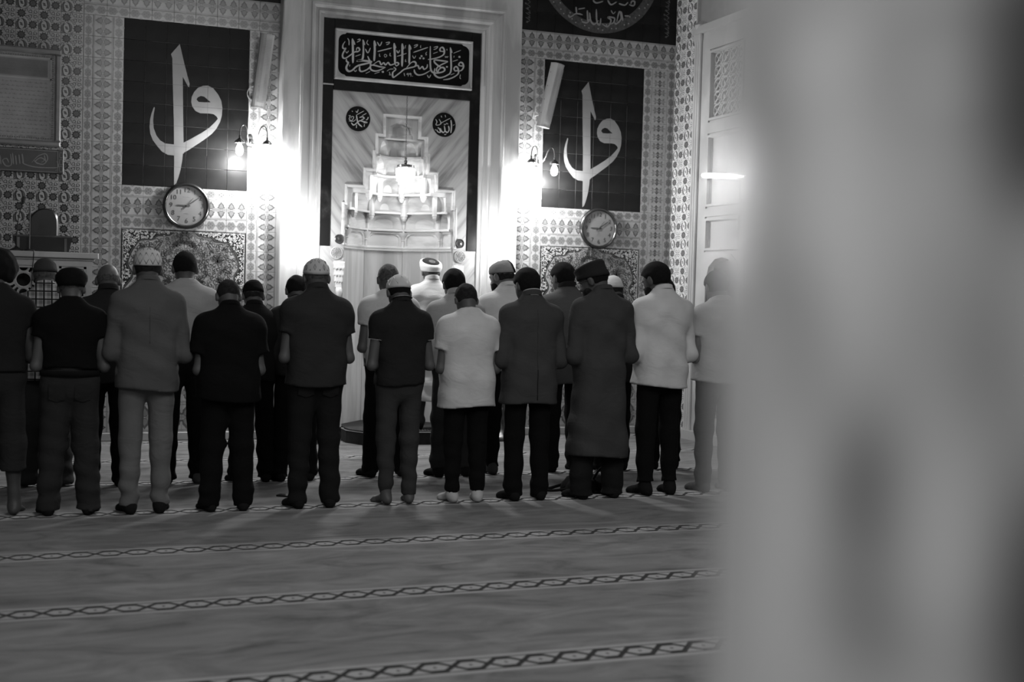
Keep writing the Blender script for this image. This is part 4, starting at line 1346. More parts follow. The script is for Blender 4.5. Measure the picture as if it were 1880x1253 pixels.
MB().lathe([(.045, 0), (.045, .01), (.012, .02)], (0, 0, 0), 16).build('base', dk, mic2)
MB().tube([(0, 0, .015), (.001, 0, .33)], .005, 6).build('stem', sil, mic2)
MB().lathe([(.006, .32), (.011, .345), (.013, .37), (.007, .40), (.002, .45)], (0.001, 0, 0), 8).build('head', sil, mic2)
cable = MB().tube(catmull([(.155, KY + .02, KT + .004), (.185, KY - .02, KT + .005), (.19, KY - .052, KT - .01), (.185, KY - .054, KT - .10), (.175, KY - .02, KT - .22), (.18, KY - .012, KT - .5), (.17, KY - .012, KT - .9)], 4), .004, 5)
tag(cable.build('microphone_cable', dk), 'thin black cable hanging over the edge of the marble stand', 'cable')

# ------------------------------------------------------------------ marble pulpit on the right
pu = thing('pulpit', 'tall panelled marble pulpit by the right wall, half hidden by the blurred column', 'pulpit', (7.6, 12.3, 0))
PX = -.5            # face towards the hall, local x
M_pul = marble('marble_pulpit', .40, .31, 2.0, (1, 1, .5), (0, 0, 0), .6)
def side_plate(b, outer, d0, d1, holes=()):
    """polygon in (y, z) facing -x; d = depth from the face"""
    t = MB()
    t.plate([(-y, z) for y, z in outer], d0, d1, [[(-y, z) for y, z in h] for h in holes])
    b.add([(PX + y, -x, z) for x, y, z in t.v], t.f)
    return b
A0, A1 = -.62, .25        # far panel column (local y)
zpan = [(3.50, 4.30), (2.56, 3.38), (2.08, 2.47)]
tall = [(A1 - .60, a, c) for a, c in zpan]
outer = [(-.72, 0), (.55, 0), (.55, 4.50), (-.72, 4.50)]
archh = [(.16, .30), (.16, 1.75), (.10, 1.92), (-.03, 2.0), (-.17, 2.02), (-.31, 2.0), (-.44, 1.92), (-.50, 1.75), (-.50, .30)]
holes = [[(A1 - .02, a), (A1 - .02, c), (A1 - .76, c), (A1 - .76, a)] for a, c in zpan] + [archh]
side_plate(MB(), outer, 0, .06, holes).build('side_slab', M_pul, pu)
MB().box((PX + .06, -.72, 0), (PX + .9, .55, .3)).box((PX + .06, -.72, 2.02), (PX + .9, .55, 2.07)).box((PX + .3, -.72, .3), (PX + .34, .55, 2.0)).box((PX + .25, -.72, 2.07), (PX + .3, .55, 4.5)).build('core', M_pul, pu)
for a, c in zpan:
    fl_ = [[(A1 - .02, a), (A1 - .02, c), (A1 - .76, c), (A1 - .76, a)]]
    ins_ = [(A1 - .065, a + .05), (A1 - .065, c - .05), (A1 - .715, c - .05), (A1 - .715, a + .05)]
    pn = side_plate(MB(), fl_[0], .02, .07, [ins_]).build('panel_frame', M_pul, pu)
    side_plate(MB(), [(A1 - .035, a + .02), (A1 - .035, c - .02), (A1 - .745, c - .02), (A1 - .745, a + .02)], -.012, .02, [[(A1 - .06, a + .045), (A1 - .06, c - .045), (A1 - .72, c - .045), (A1 - .72, a + .045)]]).build('panel_bead', M_pul, pn)
    if a > 3.4:
        b = MB()
        for i in range(4):
            for j in range(5):
                y_, z_ = A1 - .065 - (i + .5) * .1625, a + .05 + (j + .5) * .14
                b.tube([(PX + .045, y_ + .078 * math.cos(t), z_ + .07 * math.sin(t)) for t in np.linspace(0, 2 * PI, 13)[:-1]], .012, 5, 0, True)
                b.tube([(PX + .045, y_ - .08, z_ - .07), (PX + .045, y_ + .08, z_ + .07)], .010, 4)
                b.tube([(PX + .045, y_ + .08, z_ - .07), (PX + .045, y_ - .08, z_ + .07)], .010, 4)
        b.build('fretwork', M_pul, pn)
        side_plate(MB(), ins_, .08, .1).build('backing', M_pul, pn)
    else:
        side_plate(MB(), ins_, .045, .07).build('infill', M_pul, pn)
ar2 = [(y * 1.0 + (.05 if y > -.17 else -.05) * (1 if y != -.17 else 0), z + (.05 if z > 1.0 else 0)) for y, z in archh]
side_plate(MB(), ar2, -.012, .02, [archh]).build('arch_moulding', M_pul, pu)
for y_ in (.52, .47, .42):
    MB().lathe([(.030, .10), (.022, .14), (.022, 4.40), (.034, 4.44), (.034, 4.50)], (PX - .012, y_, 0), 10).build('corner_shaft', M_pul, pu, None, None, True, 40)
MB().bbox((PX - .05, -.74, 0), (PX + .9, .56, .10), .01).build('plinth', M_pul, pu)
MB().box((PX - .05, -.74, 4.50), (PX + .92, .56, 4.58)).build('cornice', M_pul, pu)
MB().lathe([(.05, 4.50), (.075, 4.56), (.085, 4.60), (.05, 4.64)], (PX + .02, .46, 0), 12).build('finial', M_pul, pu, None, None, True, 40)
# stair flank running towards the hall
fk = [(-.72, 0), (-.72, 2.9), (-3.3, .75), (-3.3, 0)]
side_plate(MB(), fk[::-1], .0, .9).build('stair_flank', M_pul, pu)
rail = [(-.72, 2.9), (-.72, 3.75), (-3.3, 1.6), (-3.3, .75)]
side_plate(MB(), rail[::-1], .02, .10).build('balustrade', M_pul, pu)
for k in range(9):
    z_ = .25 * (k + 1)
    MB().box((PX + .12, -3.55 + k * .29, max(0, z_ - .25)), (PX + .85, -3.26 + k * .29, z_)).build('step', M_pul, pu)
tl = thing('streak_tube', 'slim glowing tube lamp on the pulpit side behind the blurred column', 'lamp', (7.06, 12.05, 2.88))  # glowing tube added to make the bright streak beside the column edge
MB().tube([(0, -.50, -.045), (0, .50, .045)], .011, 10).build('tube', emit('tube_glow', 24), tl)
MB().add(MB().box((0.018, -.56, -.03), (.04, .56, .03)).v, MB().box((0.018, -.56, -.03), (.04, .56, .03)).f).build('batten', white_plastic, tl, None, (math.atan2(.09, 1.0), 0, 0))

# ------------------------------------------------------------------ the blurred marble column next to the camera
def column_material():
    m, nt, b = _new('column_marble')
    tc = nt.nodes.new('ShaderNodeTexCoord')
    nz = nt.nodes.new('ShaderNodeTexNoise')
    nz.inputs['Scale'].default_value = 16
    nz.inputs['Detail'].default_value = 3
    nt.links.new(tc.outputs['Object'], nz.inputs['Vector'])
    sp = nt.nodes.new('ShaderNodeSeparateXYZ')
    nt.links.new(tc.outputs['Object'], sp.inputs[0])
    M = lambda *a: math_node(nt, *a)
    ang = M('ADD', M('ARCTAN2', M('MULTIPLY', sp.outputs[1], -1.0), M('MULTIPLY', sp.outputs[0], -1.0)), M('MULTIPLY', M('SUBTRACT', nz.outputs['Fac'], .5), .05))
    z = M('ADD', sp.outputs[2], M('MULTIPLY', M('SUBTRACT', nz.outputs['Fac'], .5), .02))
    # cloudy dark and pale patches: (angle, height, half sizes, tone)
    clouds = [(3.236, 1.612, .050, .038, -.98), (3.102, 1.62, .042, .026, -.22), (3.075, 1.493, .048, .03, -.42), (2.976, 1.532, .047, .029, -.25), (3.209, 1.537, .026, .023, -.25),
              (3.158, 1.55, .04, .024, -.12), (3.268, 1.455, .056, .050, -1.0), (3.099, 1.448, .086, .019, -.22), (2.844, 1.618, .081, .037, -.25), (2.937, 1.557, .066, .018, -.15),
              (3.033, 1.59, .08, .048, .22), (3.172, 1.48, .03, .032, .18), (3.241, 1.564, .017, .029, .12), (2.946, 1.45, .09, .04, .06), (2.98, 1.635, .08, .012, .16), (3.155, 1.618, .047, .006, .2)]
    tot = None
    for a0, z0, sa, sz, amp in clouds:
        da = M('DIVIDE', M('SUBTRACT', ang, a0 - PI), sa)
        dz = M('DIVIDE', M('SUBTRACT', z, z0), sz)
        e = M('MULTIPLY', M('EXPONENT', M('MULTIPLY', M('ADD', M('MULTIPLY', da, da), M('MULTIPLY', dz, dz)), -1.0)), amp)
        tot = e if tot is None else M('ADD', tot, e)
    # random tone over the whole shaft
    n2 = nt.nodes.new('ShaderNodeTexNoise')
    n2.inputs['Scale'].default_value = 9
    mp_ = nt.nodes.new('ShaderNodeMapping')
    mp_.inputs['Scale'].default_value = (1, 1, .5)
    nt.links.new(tc.outputs['Object'], mp_.inputs['Vector'])
    nt.links.new(mp_.outputs[0], n2.inputs['Vector'])
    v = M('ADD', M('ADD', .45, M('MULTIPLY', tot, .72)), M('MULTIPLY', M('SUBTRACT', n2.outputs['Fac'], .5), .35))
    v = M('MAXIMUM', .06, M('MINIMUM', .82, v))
    nt.links.new(v, b.inputs['Base Color'])
    b.inputs['Roughness'].default_value = .35
    return m
clm = thing('marble_column', 'pale veined marble column close to the lens, wholly out of focus', 'column', (.705, .318, 0))
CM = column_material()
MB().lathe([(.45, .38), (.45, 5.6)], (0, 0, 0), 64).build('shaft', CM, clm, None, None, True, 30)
MB().lathe([(.61, 0), (.61, .16), (.57, .20), (.59, .25), (.57, .29), (.50, .31), (.51, .345), (.49, .38), (.45, .38)], (0, 0, 0), 48).build('base', M_pul, clm, None, None, True, 30)
MB().lathe([(.45, 5.6), (.49, 5.62), (.47, 5.66), (.50, 5.8), (.60, 6.2), (.64, 6.3), (.64, 6.5)], (0, 0, 0), 48).build('capital', M_pul, clm, None, None, True, 30)
MB().box((-.7, -.7, 6.5), (.7, .7, 7.0)).build('impost', M_pul, clm)

# ------------------------------------------------------------------ people: bodies, hair, caps and clothes grown from smooth distance fields
f32 = np.float32
def smin(a, b, k):
    h = np.maximum(k - np.abs(a - b), 0) / k
    return np.minimum(a, b) - h * h * k * .25
def cap(P, a, b, ra, rb):
    a, b = np.array(a, f32), np.array(b, f32)
    d = b - a
    px, py, pz = P[0] - a[0], P[1] - a[1], P[2] - a[2]
    t = np.clip((px * d[0] + py * d[1] + pz * d[2]) / max(float(d @ d), 1e-9), 0, 1)
    return np.sqrt((px - t * d[0]) ** 2 + (py - t * d[1]) ** 2 + (pz - t * d[2]) ** 2) - (ra + (rb - ra) * t)
def ell(P, c, r):
    k = np.sqrt(((P[0] - c[0]) / r[0]) ** 2 + ((P[1] - c[1]) / r[1]) ** 2 + ((P[2] - c[2]) / r[2]) ** 2)
    return (k - 1) * min(r)
def rbox(P, c, h, r):
    q = [np.abs(P[i] - c[i]) - (h[i] - r) for i in range(3)]
    o = np.sqrt(np.maximum(q[0], 0) ** 2 + np.maximum(q[1], 0) ** 2 + np.maximum(q[2], 0) ** 2)
    return o + np.minimum(np.maximum(q[0], np.maximum(q[1], q[2])), 0) - r
def xf(P, R, c):
    """world grid -> local frame (R: local axes as rows)"""
    x, y, z = P[0] - c[0], P[1] - c[1], P[2] - c[2]
    return tuple(R[i][0] * x + R[i][1] * y + R[i][2] * z for i in range(3))
def grid(xs, ys, zs):
    return (np.asarray(xs, f32)[:, None, None], np.asarray(ys, f32)[None, :, None], np.asarray(zs, f32)[None, None, :])
def surface_nets(V, xs, ys, zs):
    xs, ys, zs = (np.asarray(a, float) for a in (xs, ys, zs))
    s = V < 0
    n = [d - 1 for d in V.shape]
    cnt = np.zeros(n, np.int8)
    corners = [(i, j, k) for i in (0, 1) for j in (0, 1) for k in (0, 1)]
    for i, j, k in corners:
        cnt += s[i:i + n[0], j:j + n[1], k:k + n[2]]
    act = (cnt > 0) & (cnt < 8)
    ci = np.argwhere(act)
    idx = -np.ones(n, np.int64)
    idx[act] = np.arange(len(ci))
    acc = np.zeros((len(ci), 3))
    num = np.zeros(len(ci))
    val = {c: V[ci[:, 0] + c[0], ci[:, 1] + c[1], ci[:, 2] + c[2]] for c in corners}
    ax = (xs, ys, zs)
    for c in corners:
        for d in range(3):
            if c[d] == 0:
                e = list(c)
                e[d] = 1
                e = tuple(e)
                a, b = val[c], val[e]
                m = (a < 0) != (b < 0)
                t = np.where(m, a / np.where(m, a - b, 1), 0)
                for q in range(3):
                    p0 = ax[q][ci[:, q] + c[q]]
                    acc[:, q] += np.where(m, p0 + (t * (ax[q][ci[:, q] + 1] - p0) if q == d else 0), 0)
                num += m
    verts = acc / num[:, None]
    quads = []
    for d in range(3):
        u, w = (d + 1) % 3, (d + 2) % 3
        sl0, sl1 = [slice(None)] * 3, [slice(None)] * 3
        sl0[d], sl1[d] = slice(0, -1), slice(1, None)
        a, b = s[tuple(sl0)], s[tuple(sl1)]
        for flip, m in ((False, a & ~b), (True, ~a & b)):
            e = np.argwhere(m)
            e = e[(e[:, u] > 0) & (e[:, w] > 0) & (e[:, u] < V.shape[u] - 1) & (e[:, w] < V.shape[w] - 1)]
            def at(du, dw):
                q = e.copy()
                q[:, u] -= du
                q[:, w] -= dw
                return idx[q[:, 0], q[:, 1], q[:, 2]]
            q = np.stack([at(1, 1), at(0, 1), at(0, 0), at(1, 0)], 1)
            quads.append(q[:, ::-1] if flip else q)
    return verts, np.concatenate(quads)
def arr_mesh(name, v, q, m, smooth=True):
    me = bpy.data.meshes.new(name)
    v = np.ascontiguousarray(v, np.float32)
    q = np.ascontiguousarray(q, np.int32)
    me.vertices.add(len(v))
    me.vertices.foreach_set('co', v.ravel())
    me.loops.add(q.size)
    me.loops.foreach_set('vertex_index', q.ravel())
    me.polygons.add(len(q))
    me.polygons.foreach_set('loop_start', np.arange(0, q.size, q.shape[1], dtype=np.int32))
    me.polygons.foreach_set('use_smooth', np.full(len(q), smooth))
    me.materials.append(m)
    me.update(calc_edges=True)
    me.validate()
    return me

# ---- head frame
HS = 1.055                    # head size
PIV = np.array([0, .004, 1.498])
def head_frame(bow, turn):
    b, t = math.radians(bow), math.radians(turn)
    Rx = np.array([[1, 0, 0], [0, math.cos(b), math.sin(b)], [0, -math.sin(b), math.cos(b)]])
    Rz = np.array([[math.cos(t), -math.sin(t), 0], [math.sin(t), math.cos(t), 0], [0, 0, 1]])
    A = Rz @ Rx                   # local -> world
    c = PIV + A @ np.array([0, .018, .116])
    return A * HS, c
def skull(P, o=0.0):
    return ell(P, (0, -.008, .018), (.076 + o, .098 + o, .093 + o))
def head_sdf(P):
    d = skull(P)
    d = smin(d, ell(P, (0, .035, -.045), (.062, .062, .068)), .03)
    d = smin(d, ell(P, (0, .070, -.092), (.026, .020, .020)), .025)
    d = smin(d, cap(P, (-.03, .084, .018), (.03, .084, .018), .012, .012), .02)
    d = smin(d, cap(P, (0, .094, .005), (0, .112, -.030), .009, .013), .012)
    for s in (-1, 1):
        d = smin(d, ell(P, (s * .014, .098, -.034), (.010, .010, .008)), .008)
        d = -smin(-d, ell(P, (s * .032, .100, -.002), (.016, .012, .010)), .012)
        e = ell(P, (s * .082, -.006, -.014), (.014, .021, .035))
        e = -smin(-e, ell(P, (s * .097, .0, -.014), (.008, .010, .018)), .006)
        d = smin(d, e, .008)
    d = smin(d, ell(P, (0, .094, -.060), (.024, .010, .007)), .006)
    d = smin(d, ell(P, (0, .092, -.073), (.020, .010, .007)), .006)
    return d

SHO, ELB = (.172, -.008, 1.380), (.226, -.030, 1.045)
WR = {-1: (-.085, .180, 1.010), 1: (.085, .210, 1.035)}
HIP, KNE, ANK = (.092, .0, .90), (.100, .012, .49), (.108, -.012, .085)
TOE = math.radians(12)
def foot_pts(s):
    c, t = math.sin(TOE) * s, math.cos(TOE)
    ox, oy = s * .108, -.012
    f = lambda u, v: (ox + c * v + t * u, oy + t * v - c * u)
    return f
def foot_sdf(P, o=0.0, toes=True):
    d = None
    for s in (-1, 1):
        f = foot_pts(s)
        h = f(0, -.028)
        b1, b2 = f(-.02, .135), f(.018, .130)
        e = ell(P, (h[0], h[1], .036), (.034 + o, .040 + o, .037 + o))
        e = smin(e, cap(P, (*f(0, .0), .060), (*f(0, .12), .026), .036 + o, .026 + o), .03)
        e = smin(e, cap(P, (*b1, .022), (*b2, .020), .024 + o, .022 + o), .02)
        e = smin(e, cap(P, (s * .108, -.012, .06), (s * .107, -.010, .16), .036 + o, .036 + o), .03)
        if toes:
            for k in range(5):
                u = s * -.030 + s * k * .0165
                L = (.195, .190, .182, .172, .160)[k]
                e = smin(e, cap(P, (*f(u, .14), .016), (*f(u * 1.08, L), .012), .012 + o, .0095 + o), .008)
        else:
            e = smin(e, cap(P, (*f(-.022, .16), .016), (*f(.02, .145), .016), .017 + o, .016 + o), .02)
        d = e if d is None else np.minimum(d, e)
    return np.maximum(d, .001 - P[2])
def hand_sdf(P, s):
    w = np.array(WR[s])
    sg = -s                        # fingers run across to the other side
    pc = w + np.array([sg * .055, .006, -.002])
    d = rbox(P, pc, (.044, .015, .041), .014)
    d = smin(d, cap(P, tuple(w), tuple(pc), .026, .022), .02)
    for k in range(4):
        z = .029 - k * .0195
        L = (.060, .070, .066, .050)[k]
        k0 = pc + np.array([sg * .040, .0, z])
        k1 = k0 + np.array([sg * L * .55, -.004, -.001])
        k2 = k1 + np.array([sg * L * .5, -.022, -.003])
        d = smin(d, cap(P, tuple(k0), tuple(k1), .0095, .0088), .006)
        d = smin(d, cap(P, tuple(k1), tuple(k2), .0088, .0075), .004)
    t0 = pc + np.array([sg * -.022, -.004, .030])
    t1 = t0 + np.array([sg * .026, -.006, .034])
    t2 = t1 + np.array([sg * .030, -.010, .012])
    d = smin(d, cap(P, tuple(t0), tuple(t1), .0125, .011), .010)
    d = smin(d, cap(P, tuple(t1), tuple(t2), .011, .009), .005)
    return d
def arm_sdf(P, s, o=0.0):
    sh, el = (s * SHO[0], SHO[1], SHO[2]), (s * ELB[0], ELB[1], ELB[2])
    d = cap(P, sh, el, .048 + o, .037 + o)
    return smin(d, cap(P, el, WR[s], .037 + o, .026 + o), .02)
def body_sdf(P, bow, turn):
    A, c = head_frame(bow, turn)
    d = head_sdf(xf(P, A.T / HS ** 2, c)) * HS
    nb = c + A @ np.array([0, -.030, -.045])
    d = smin(d, cap(P, (0, -.022, 1.43), tuple(nb), .062, .055), .035)
    t = smin(ell(P, (0, -.008, 1.28), (.165, .105, .20)), ell(P, (0, .0, 1.02), (.150, .105, .17)), .08)
    t = smin(t, ell(P, (0, -.02, 1.38), (.115, .055, .05)), .05)
    for s in (-1, 1):
        g = cap(P, (s * HIP[0], HIP[1], HIP[2]), (s * KNE[0], KNE[1], KNE[2]), .088, .055)
        g = smin(g, cap(P, (s * KNE[0], KNE[1], KNE[2]), (s * ANK[0], ANK[1], ANK[2]), .055, .036), .03)
        g = smin(g, ell(P, (s * .102, -.002, .34), (.042, .044, .10)), .03)
        t = smin(t, g, .05)
        t = smin(t, arm_sdf(P, s), .04)
    d = smin(d, t, .04)
    for s in (-1, 1):
        d = smin(d, hand_sdf(P, s), .010)
    return smin(d, foot_sdf(P), .02)
def zs_body():
    z = list(np.arange(-.012, .14, .009)) + list(np.arange(.14, .96, .020)) + list(np.arange(.96, 1.17, .0065)) + list(np.arange(1.17, 1.44, .015)) + list(np.arange(1.44, 1.80, .0075))
    return np.array(z)
BODY = {}
def body_arrays(bow, turn):
    k = (bow, turn)
    if k not in BODY:
        xs, ys, zs = np.arange(-.31, .311, .0095), np.arange(-.17, .30, .0095), zs_body()
        BODY[k] = surface_nets(body_sdf(grid(xs, ys, zs), bow, turn), xs, ys, zs)
    return BODY[k]
def spread_legs(v, dx, z0=.86):
    v = v.copy()
    w = np.clip((z0 - v[:, 2]) / .78, 0, 1)
    v[:, 0] += dx * w * v[:, 0] / (np.abs(v[:, 0]) + .015)
    return v
def wrinkle(P, amp, seed, kz=30.0, kx=11.0):
    r = np.random.default_rng(seed)
    p = r.uniform(0, 6.28, 6)
    X, Y, Z = P
    a = np.sin(kz * Z + kx * X + 2.0 * np.sin(5 * Z + 6 * X + p[0]) + p[1])
    b = np.sin(kz * .7 * Z - kx * 2.3 * X + 1.6 * np.sin(7 * Y - 4 * Z + p[2]) + p[3])
    c = np.sin(9 * X + 3 * Z + 5 * Y + p[4])
    return amp * (.6 * a + .45 * b + .4 * c)
SEC_Z = [.30, .60, .86, .97, 1.08, 1.20, 1.29, 1.35, 1.40, 1.44, 1.48, 1.52, 1.56]
SEC_A = [.20, .19, .180, .178, .172, .182, .191, .190, .180, .158, .120, .080, .064]
SEC_B = [.145, .142, .142, .142, .132, .130, .126, .120, .108, .095, .080, .067, .062]
SEC_C = [.0, .0, .0, .0, .003, .0, -.006, -.012, -.017, -.020, -.020, -.014, -.008]
def top_sdf(P, hem, sleeve, girth=1.0, loose=0.0, seed=0, amp=.004, neck=1.525, wide_hem=0.0, sleeve_r=0.0, neck_slope=.35):
    X, Y, Z = P
    z = Z.ravel()
    a = np.interp(z, SEC_Z, SEC_A)
    b = np.interp(z, SEC_Z, SEC_B)
    c = np.interp(z, SEC_Z, SEC_C)
    gg = np.interp(z, [.3, .9, 1.1, 1.35, 1.45, 1.5], [girth, girth, girth, 1 + (girth - 1) * .7, 1 + (girth - 1) * .2, 1])
    fl_ = np.interp(z, [.3, hem, hem + .4, 1.6], [wide_hem, wide_hem, 0, 0])
    lo = np.interp(z, [.3, 1.36, 1.47], [loose, loose, 0])
    a, b = (a * gg + lo + fl_)[None, None, :].astype(f32), (b * gg + lo + fl_ * .7)[None, None, :].astype(f32)
    c = c[None, None, :].astype(f32)
    k = (np.abs(X / a) ** 2.5 + np.abs((Y - c) / b) ** 2.5 + 1e-9) ** (1 / 2.5)
    d = (k - 1) * np.minimum(a, b) * .92
    d = d + np.zeros(np.broadcast(X, Y, Z).shape, f32)
    for s in (-1, 1):
        sh, el = np.array((s * SHO[0], SHO[1], SHO[2])), np.array((s * ELB[0] * (1 + .3 * (girth - 1)), ELB[1], ELB[2]))
        o = .010 + sleeve_r
        if sleeve < 1.0:
            e = cap(P, tuple(sh), tuple(el), .052 + o, .044 + o * 1.25)
            dr = (el - sh) / np.linalg.norm(el - sh)
            q = sh + (el - sh) * sleeve
            e = np.maximum(e, (X - q[0]) * dr[0] + (Y - q[1]) * dr[1] + (Z - q[2]) * dr[2])
        else:
            w = np.array(WR[s])
            w2 = el + (w - el) * .90
            e = smin(cap(P, tuple(sh), tuple(el), .052 + o, .041 + o), cap(P, tuple(el), tuple(w2), .041 + o, .031 + o * .8), .025)
        d = smin(d, e, .018 + .055 * np.clip((Z - 1.22) / .14, 0, 1))
    d = d + wrinkle(P, amp, seed) * np.clip((1.47 - Z) / .1, 0, 1)
    d = np.maximum(d, hem + .012 * np.sin(9 * X + seed) + .03 * np.abs(X) * 0 - Z)
    d = np.maximum(d, Z - (neck - neck_slope * (Y + .02)))
    return d
def mesh_top(seed, **kw):
    h = .0125
    hem = kw['hem']
    xs, ys, zs = np.arange(-.36, .361, h), np.arange(-.215, .285, h), np.arange(hem - .03, 1.60, h)
    return surface_nets(top_sdf(grid(xs, ys, zs), seed=seed, **kw), xs, ys, zs)
def trouser_sdf(P, girth=1.0, hemr=.062, hemz=.035, seed=0, amp=.005, thigh=.088, knee=.074, short=False):
    X, Y, Z = P
    d = ell(P, (0, .002, .96), (.170 * girth, .114 * girth, .13))
    for s in (-1, 1):
        d = smin(d, ell(P, (s * .072 * girth, -.022, .895), (.098, .080, .12)), .08)
        g = cap(P, (s * .090, .0, .88), (s * KNE[0], KNE[1], KNE[2]), thigh * (1 + .5 * (girth - 1)), knee)
        g = smin(g, cap(P, (s * KNE[0], KNE[1], KNE[2]), (s * ANK[0], ANK[1] + .004, .05), knee, hemr), .03)
        d = smin(d, g, .022)
    low = np.clip((.5 - Z) / .35, 0, 1)
    d = d + wrinkle(P, amp, seed, 44, 9) * (.45 + low) + .004 * np.sin(70 * Z + 12 * np.abs(X) + seed) * np.clip((.26 - Z) / .2, 0, 1)
    d = np.maximum(d, hemz + .006 * np.sin(30 * Y + seed) - Z)
    return np.maximum(d, Z - 1.03)
def mesh_trousers(seed, **kw):
    h = .013
    xs, ys, zs = np.arange(-.27, .271, h), np.arange(-.18, .19, h), np.arange(kw.get('hemz', .035) - .03, 1.06, h)
    return surface_nets(trouser_sdf(grid(xs, ys, zs), seed=seed, **kw), xs, ys, zs)
# ---- hair and headgear, in the head's own frame
def hair_arrays(style, seed=0):
    h = .0085
    g = np.arange(-.17, .171, h)
    P = grid(g, g, g)
    X, Y, Z = P
    if style == 'afro':
        d = ell(P, (0, -.018, .035), (.128, .132, .128)) + .006 * np.sin(60 * X) * np.sin(55 * Y) * np.sin(58 * Z)
        cut = np.interp(g, [-.17, -.06, .02, .07, .17], [-.085, -.08, -.05, .05, .08])
    elif style == 'bald':
        d = skull(P, .007)
        cut = np.interp(g, [-.17, -.09, -.02, .03, .06, .17], [-.055, -.055, -.045, .0, .03, .05])
        d = np.maximum(d, Z - .030 - .2 * Y)
    else:
        o = {'short': .009, 'full': .016, 'crop': .005}[style]
        d = skull(P, o) + .0015 * np.sin(90 * X + seed) * np.sin(80 * Z)
        low = {'short': -.058, 'full': -.066, 'crop': -.045}[style]
        cut = np.interp(g, [-.17, -.09, -.02, .03, .07, .17], [low, low, low + .015, .02, .055, .07])
    d = np.maximum(d, cut[None, :, None].astype(f32) - Z)
    d = np.maximum(d, -head_cut(P))
    return surface_nets(d.astype(f32), g, g, g)
def head_cut(P):
    return np.minimum(ell(P, (-.088, -.004, -.014), (.012, .020, .036)), ell(P, (.088, -.004, -.014), (.012, .020, .036)))
def beard_arrays():
    h = .008
    g = np.arange(-.14, .141, h)
    P = grid(g, g, g)
    d = smin(ell(P, (0, .045, -.062), (.068, .062, .060)), ell(P, (0, .068, -.105), (.040, .034, .040)), .03)
    d = np.maximum(d, P[2] + .038 - .0 * P[1])
    return surface_nets(d.astype(f32), g, g, g)
HAIR = {}
def hair_under_cap(style):
    k = style + '_capped'
    if k not in HAIR:
        v, q = hair_cached(style)
        keep = (v[:, 2] < .024 + .27 * v[:, 1])[q].all(1)
        q = q[keep]
        u, inv = np.unique(q, return_inverse=True)
        HAIR[k] = (v[u], inv.reshape(q.shape))
    return HAIR[k]
def hair_cached(style, capped=False):
    if capped:
        return hair_under_cap(style)
    if style not in HAIR:
        HAIR[style] = beard_arrays() if style == 'beard' else hair_arrays(style)
    return HAIR[style]
def ringmesh(rings, n=36, closed_top=True):
    """rings: (z, rx, ry, cy[, tilt]) from rim upwards; tilt lifts the front"""
    v, q = [], []
    for r in rings:
        z, rx, ry, cy = r[:4]
        tl_ = r[4] if len(r) > 4 else 0
        for k in range(n):
            a = 2 * PI * k / n
            y = ry * math.sin(a)
            v.append((rx * math.cos(a), y + cy, z + tl_ * y))
    for i in range(len(rings) - 1):
        for k in range(n):
            q.append((i * n + k, i * n + (k + 1) % n, (i + 1) * n + (k + 1) % n, (i + 1) * n + k))
    f = list(q)
    if closed_top:
        f.append(tuple((len(rings) - 1) * n + k for k in range(n)))
    return v, f
KUFI = [(.018, .080, .103, -.010, .30), (.016, .087, .110, -.010, .30), (.024, .0885, .112, -.010, .28), (.075, .083, .106, -.010, .14), (.098, .072, .092, -.010, .05), (.112, .052, .068, -.010, 0), (.119, .026, .034, -.010, 0), (.120, .004, .005, -.010, 0)]
DOME = [(.018, .081, .104, -.010, .30), (.016, .0865, .110, -.010, .30), (.030, .0865, .110, -.010, .26), (.070, .078, .100, -.010, .14), (.096, .060, .080, -.010, .05), (.112, .036, .050, -.010, 0), (.118, .016, .020, -.010, 0), (.119, .003, .004, -.010, 0)]
SKULLCAP = [(.022, .080, .103, -.010, .22), (.020, .0845, .108, -.010, .22), (.040, .0845, .107, -.010, .2), (.080, .076, .098, -.010, .1), (.104, .056, .074, -.010, 0), (.114, .030, .040, -.010, 0), (.117, .003, .004, -.010, 0)]
FLAT = [(.000, .080, .102, -.008, .30), (-.002, .086, .110, -.008, .30), (.018, .092, .116, -.010, .25), (.048, .104, .126, -.012, .12), (.072, .104, .126, -.012, .05), (.094, .088, .108, -.012, 0), (.106, .056, .072, -.012, 0), (.110, .004, .005, -.012, 0)]
PAKOL = [(.012, .082, .105, -.008, .22), (.010, .090, .114, -.008, .22), (.026, .094, .118, -.008, .2), (.044, .090, .114, -.008, .16), (.050, .086, .110, -.008, .14), (.090, .092, .116, -.008, .04), (.108, .086, .108, -.008, 0), (.116, .060, .078, -.008, 0), (.118, .004, .005, -.008, 0)]
TURBAN = [(.000, .080, .102, -.010, .22), (-.004, .090, .112, -.010, .22), (.012, .098, .118, -.010, .26), (.045, .107, .126, -.012, .36), (.070, .108, .126, -.016, .46), (.088, .102, .118, -.018, .52), (.094, .090, .104, -.018, .54), (.088, .078, .090, -.018, .54)]
FEZTOP = [(.070, .084, .096, -.018, .54), (.096, .082, .094, -.018, .54), (.106, .066, .076, -.018, .54), (.111, .034, .042, -.018, .54), (.112, .003, .004, -.018, .54)]
SK = [grey('skin_light', .12, .55, .12, 6, .1, 0, .35), grey('skin_mid', .072, .55, .12, 6, .1, 0, .35), grey('skin_dark', .052, .5, .12, 6, .1, 0, .35)]
H_black = grey('hair_black', .006, .85, .3, 60, .5, 0, .15)
H_dark = grey('hair_dark', .016, .85, .4, 60, .5, 0, .15)
H_grey = grey('hair_grey', .07, .8, .5, 60, .5, 0, .2)
SOCK = {'black': cloth('sock_black', .010), 'white': cloth('sock_white', .42), 'grey': cloth('sock_grey', .05)}
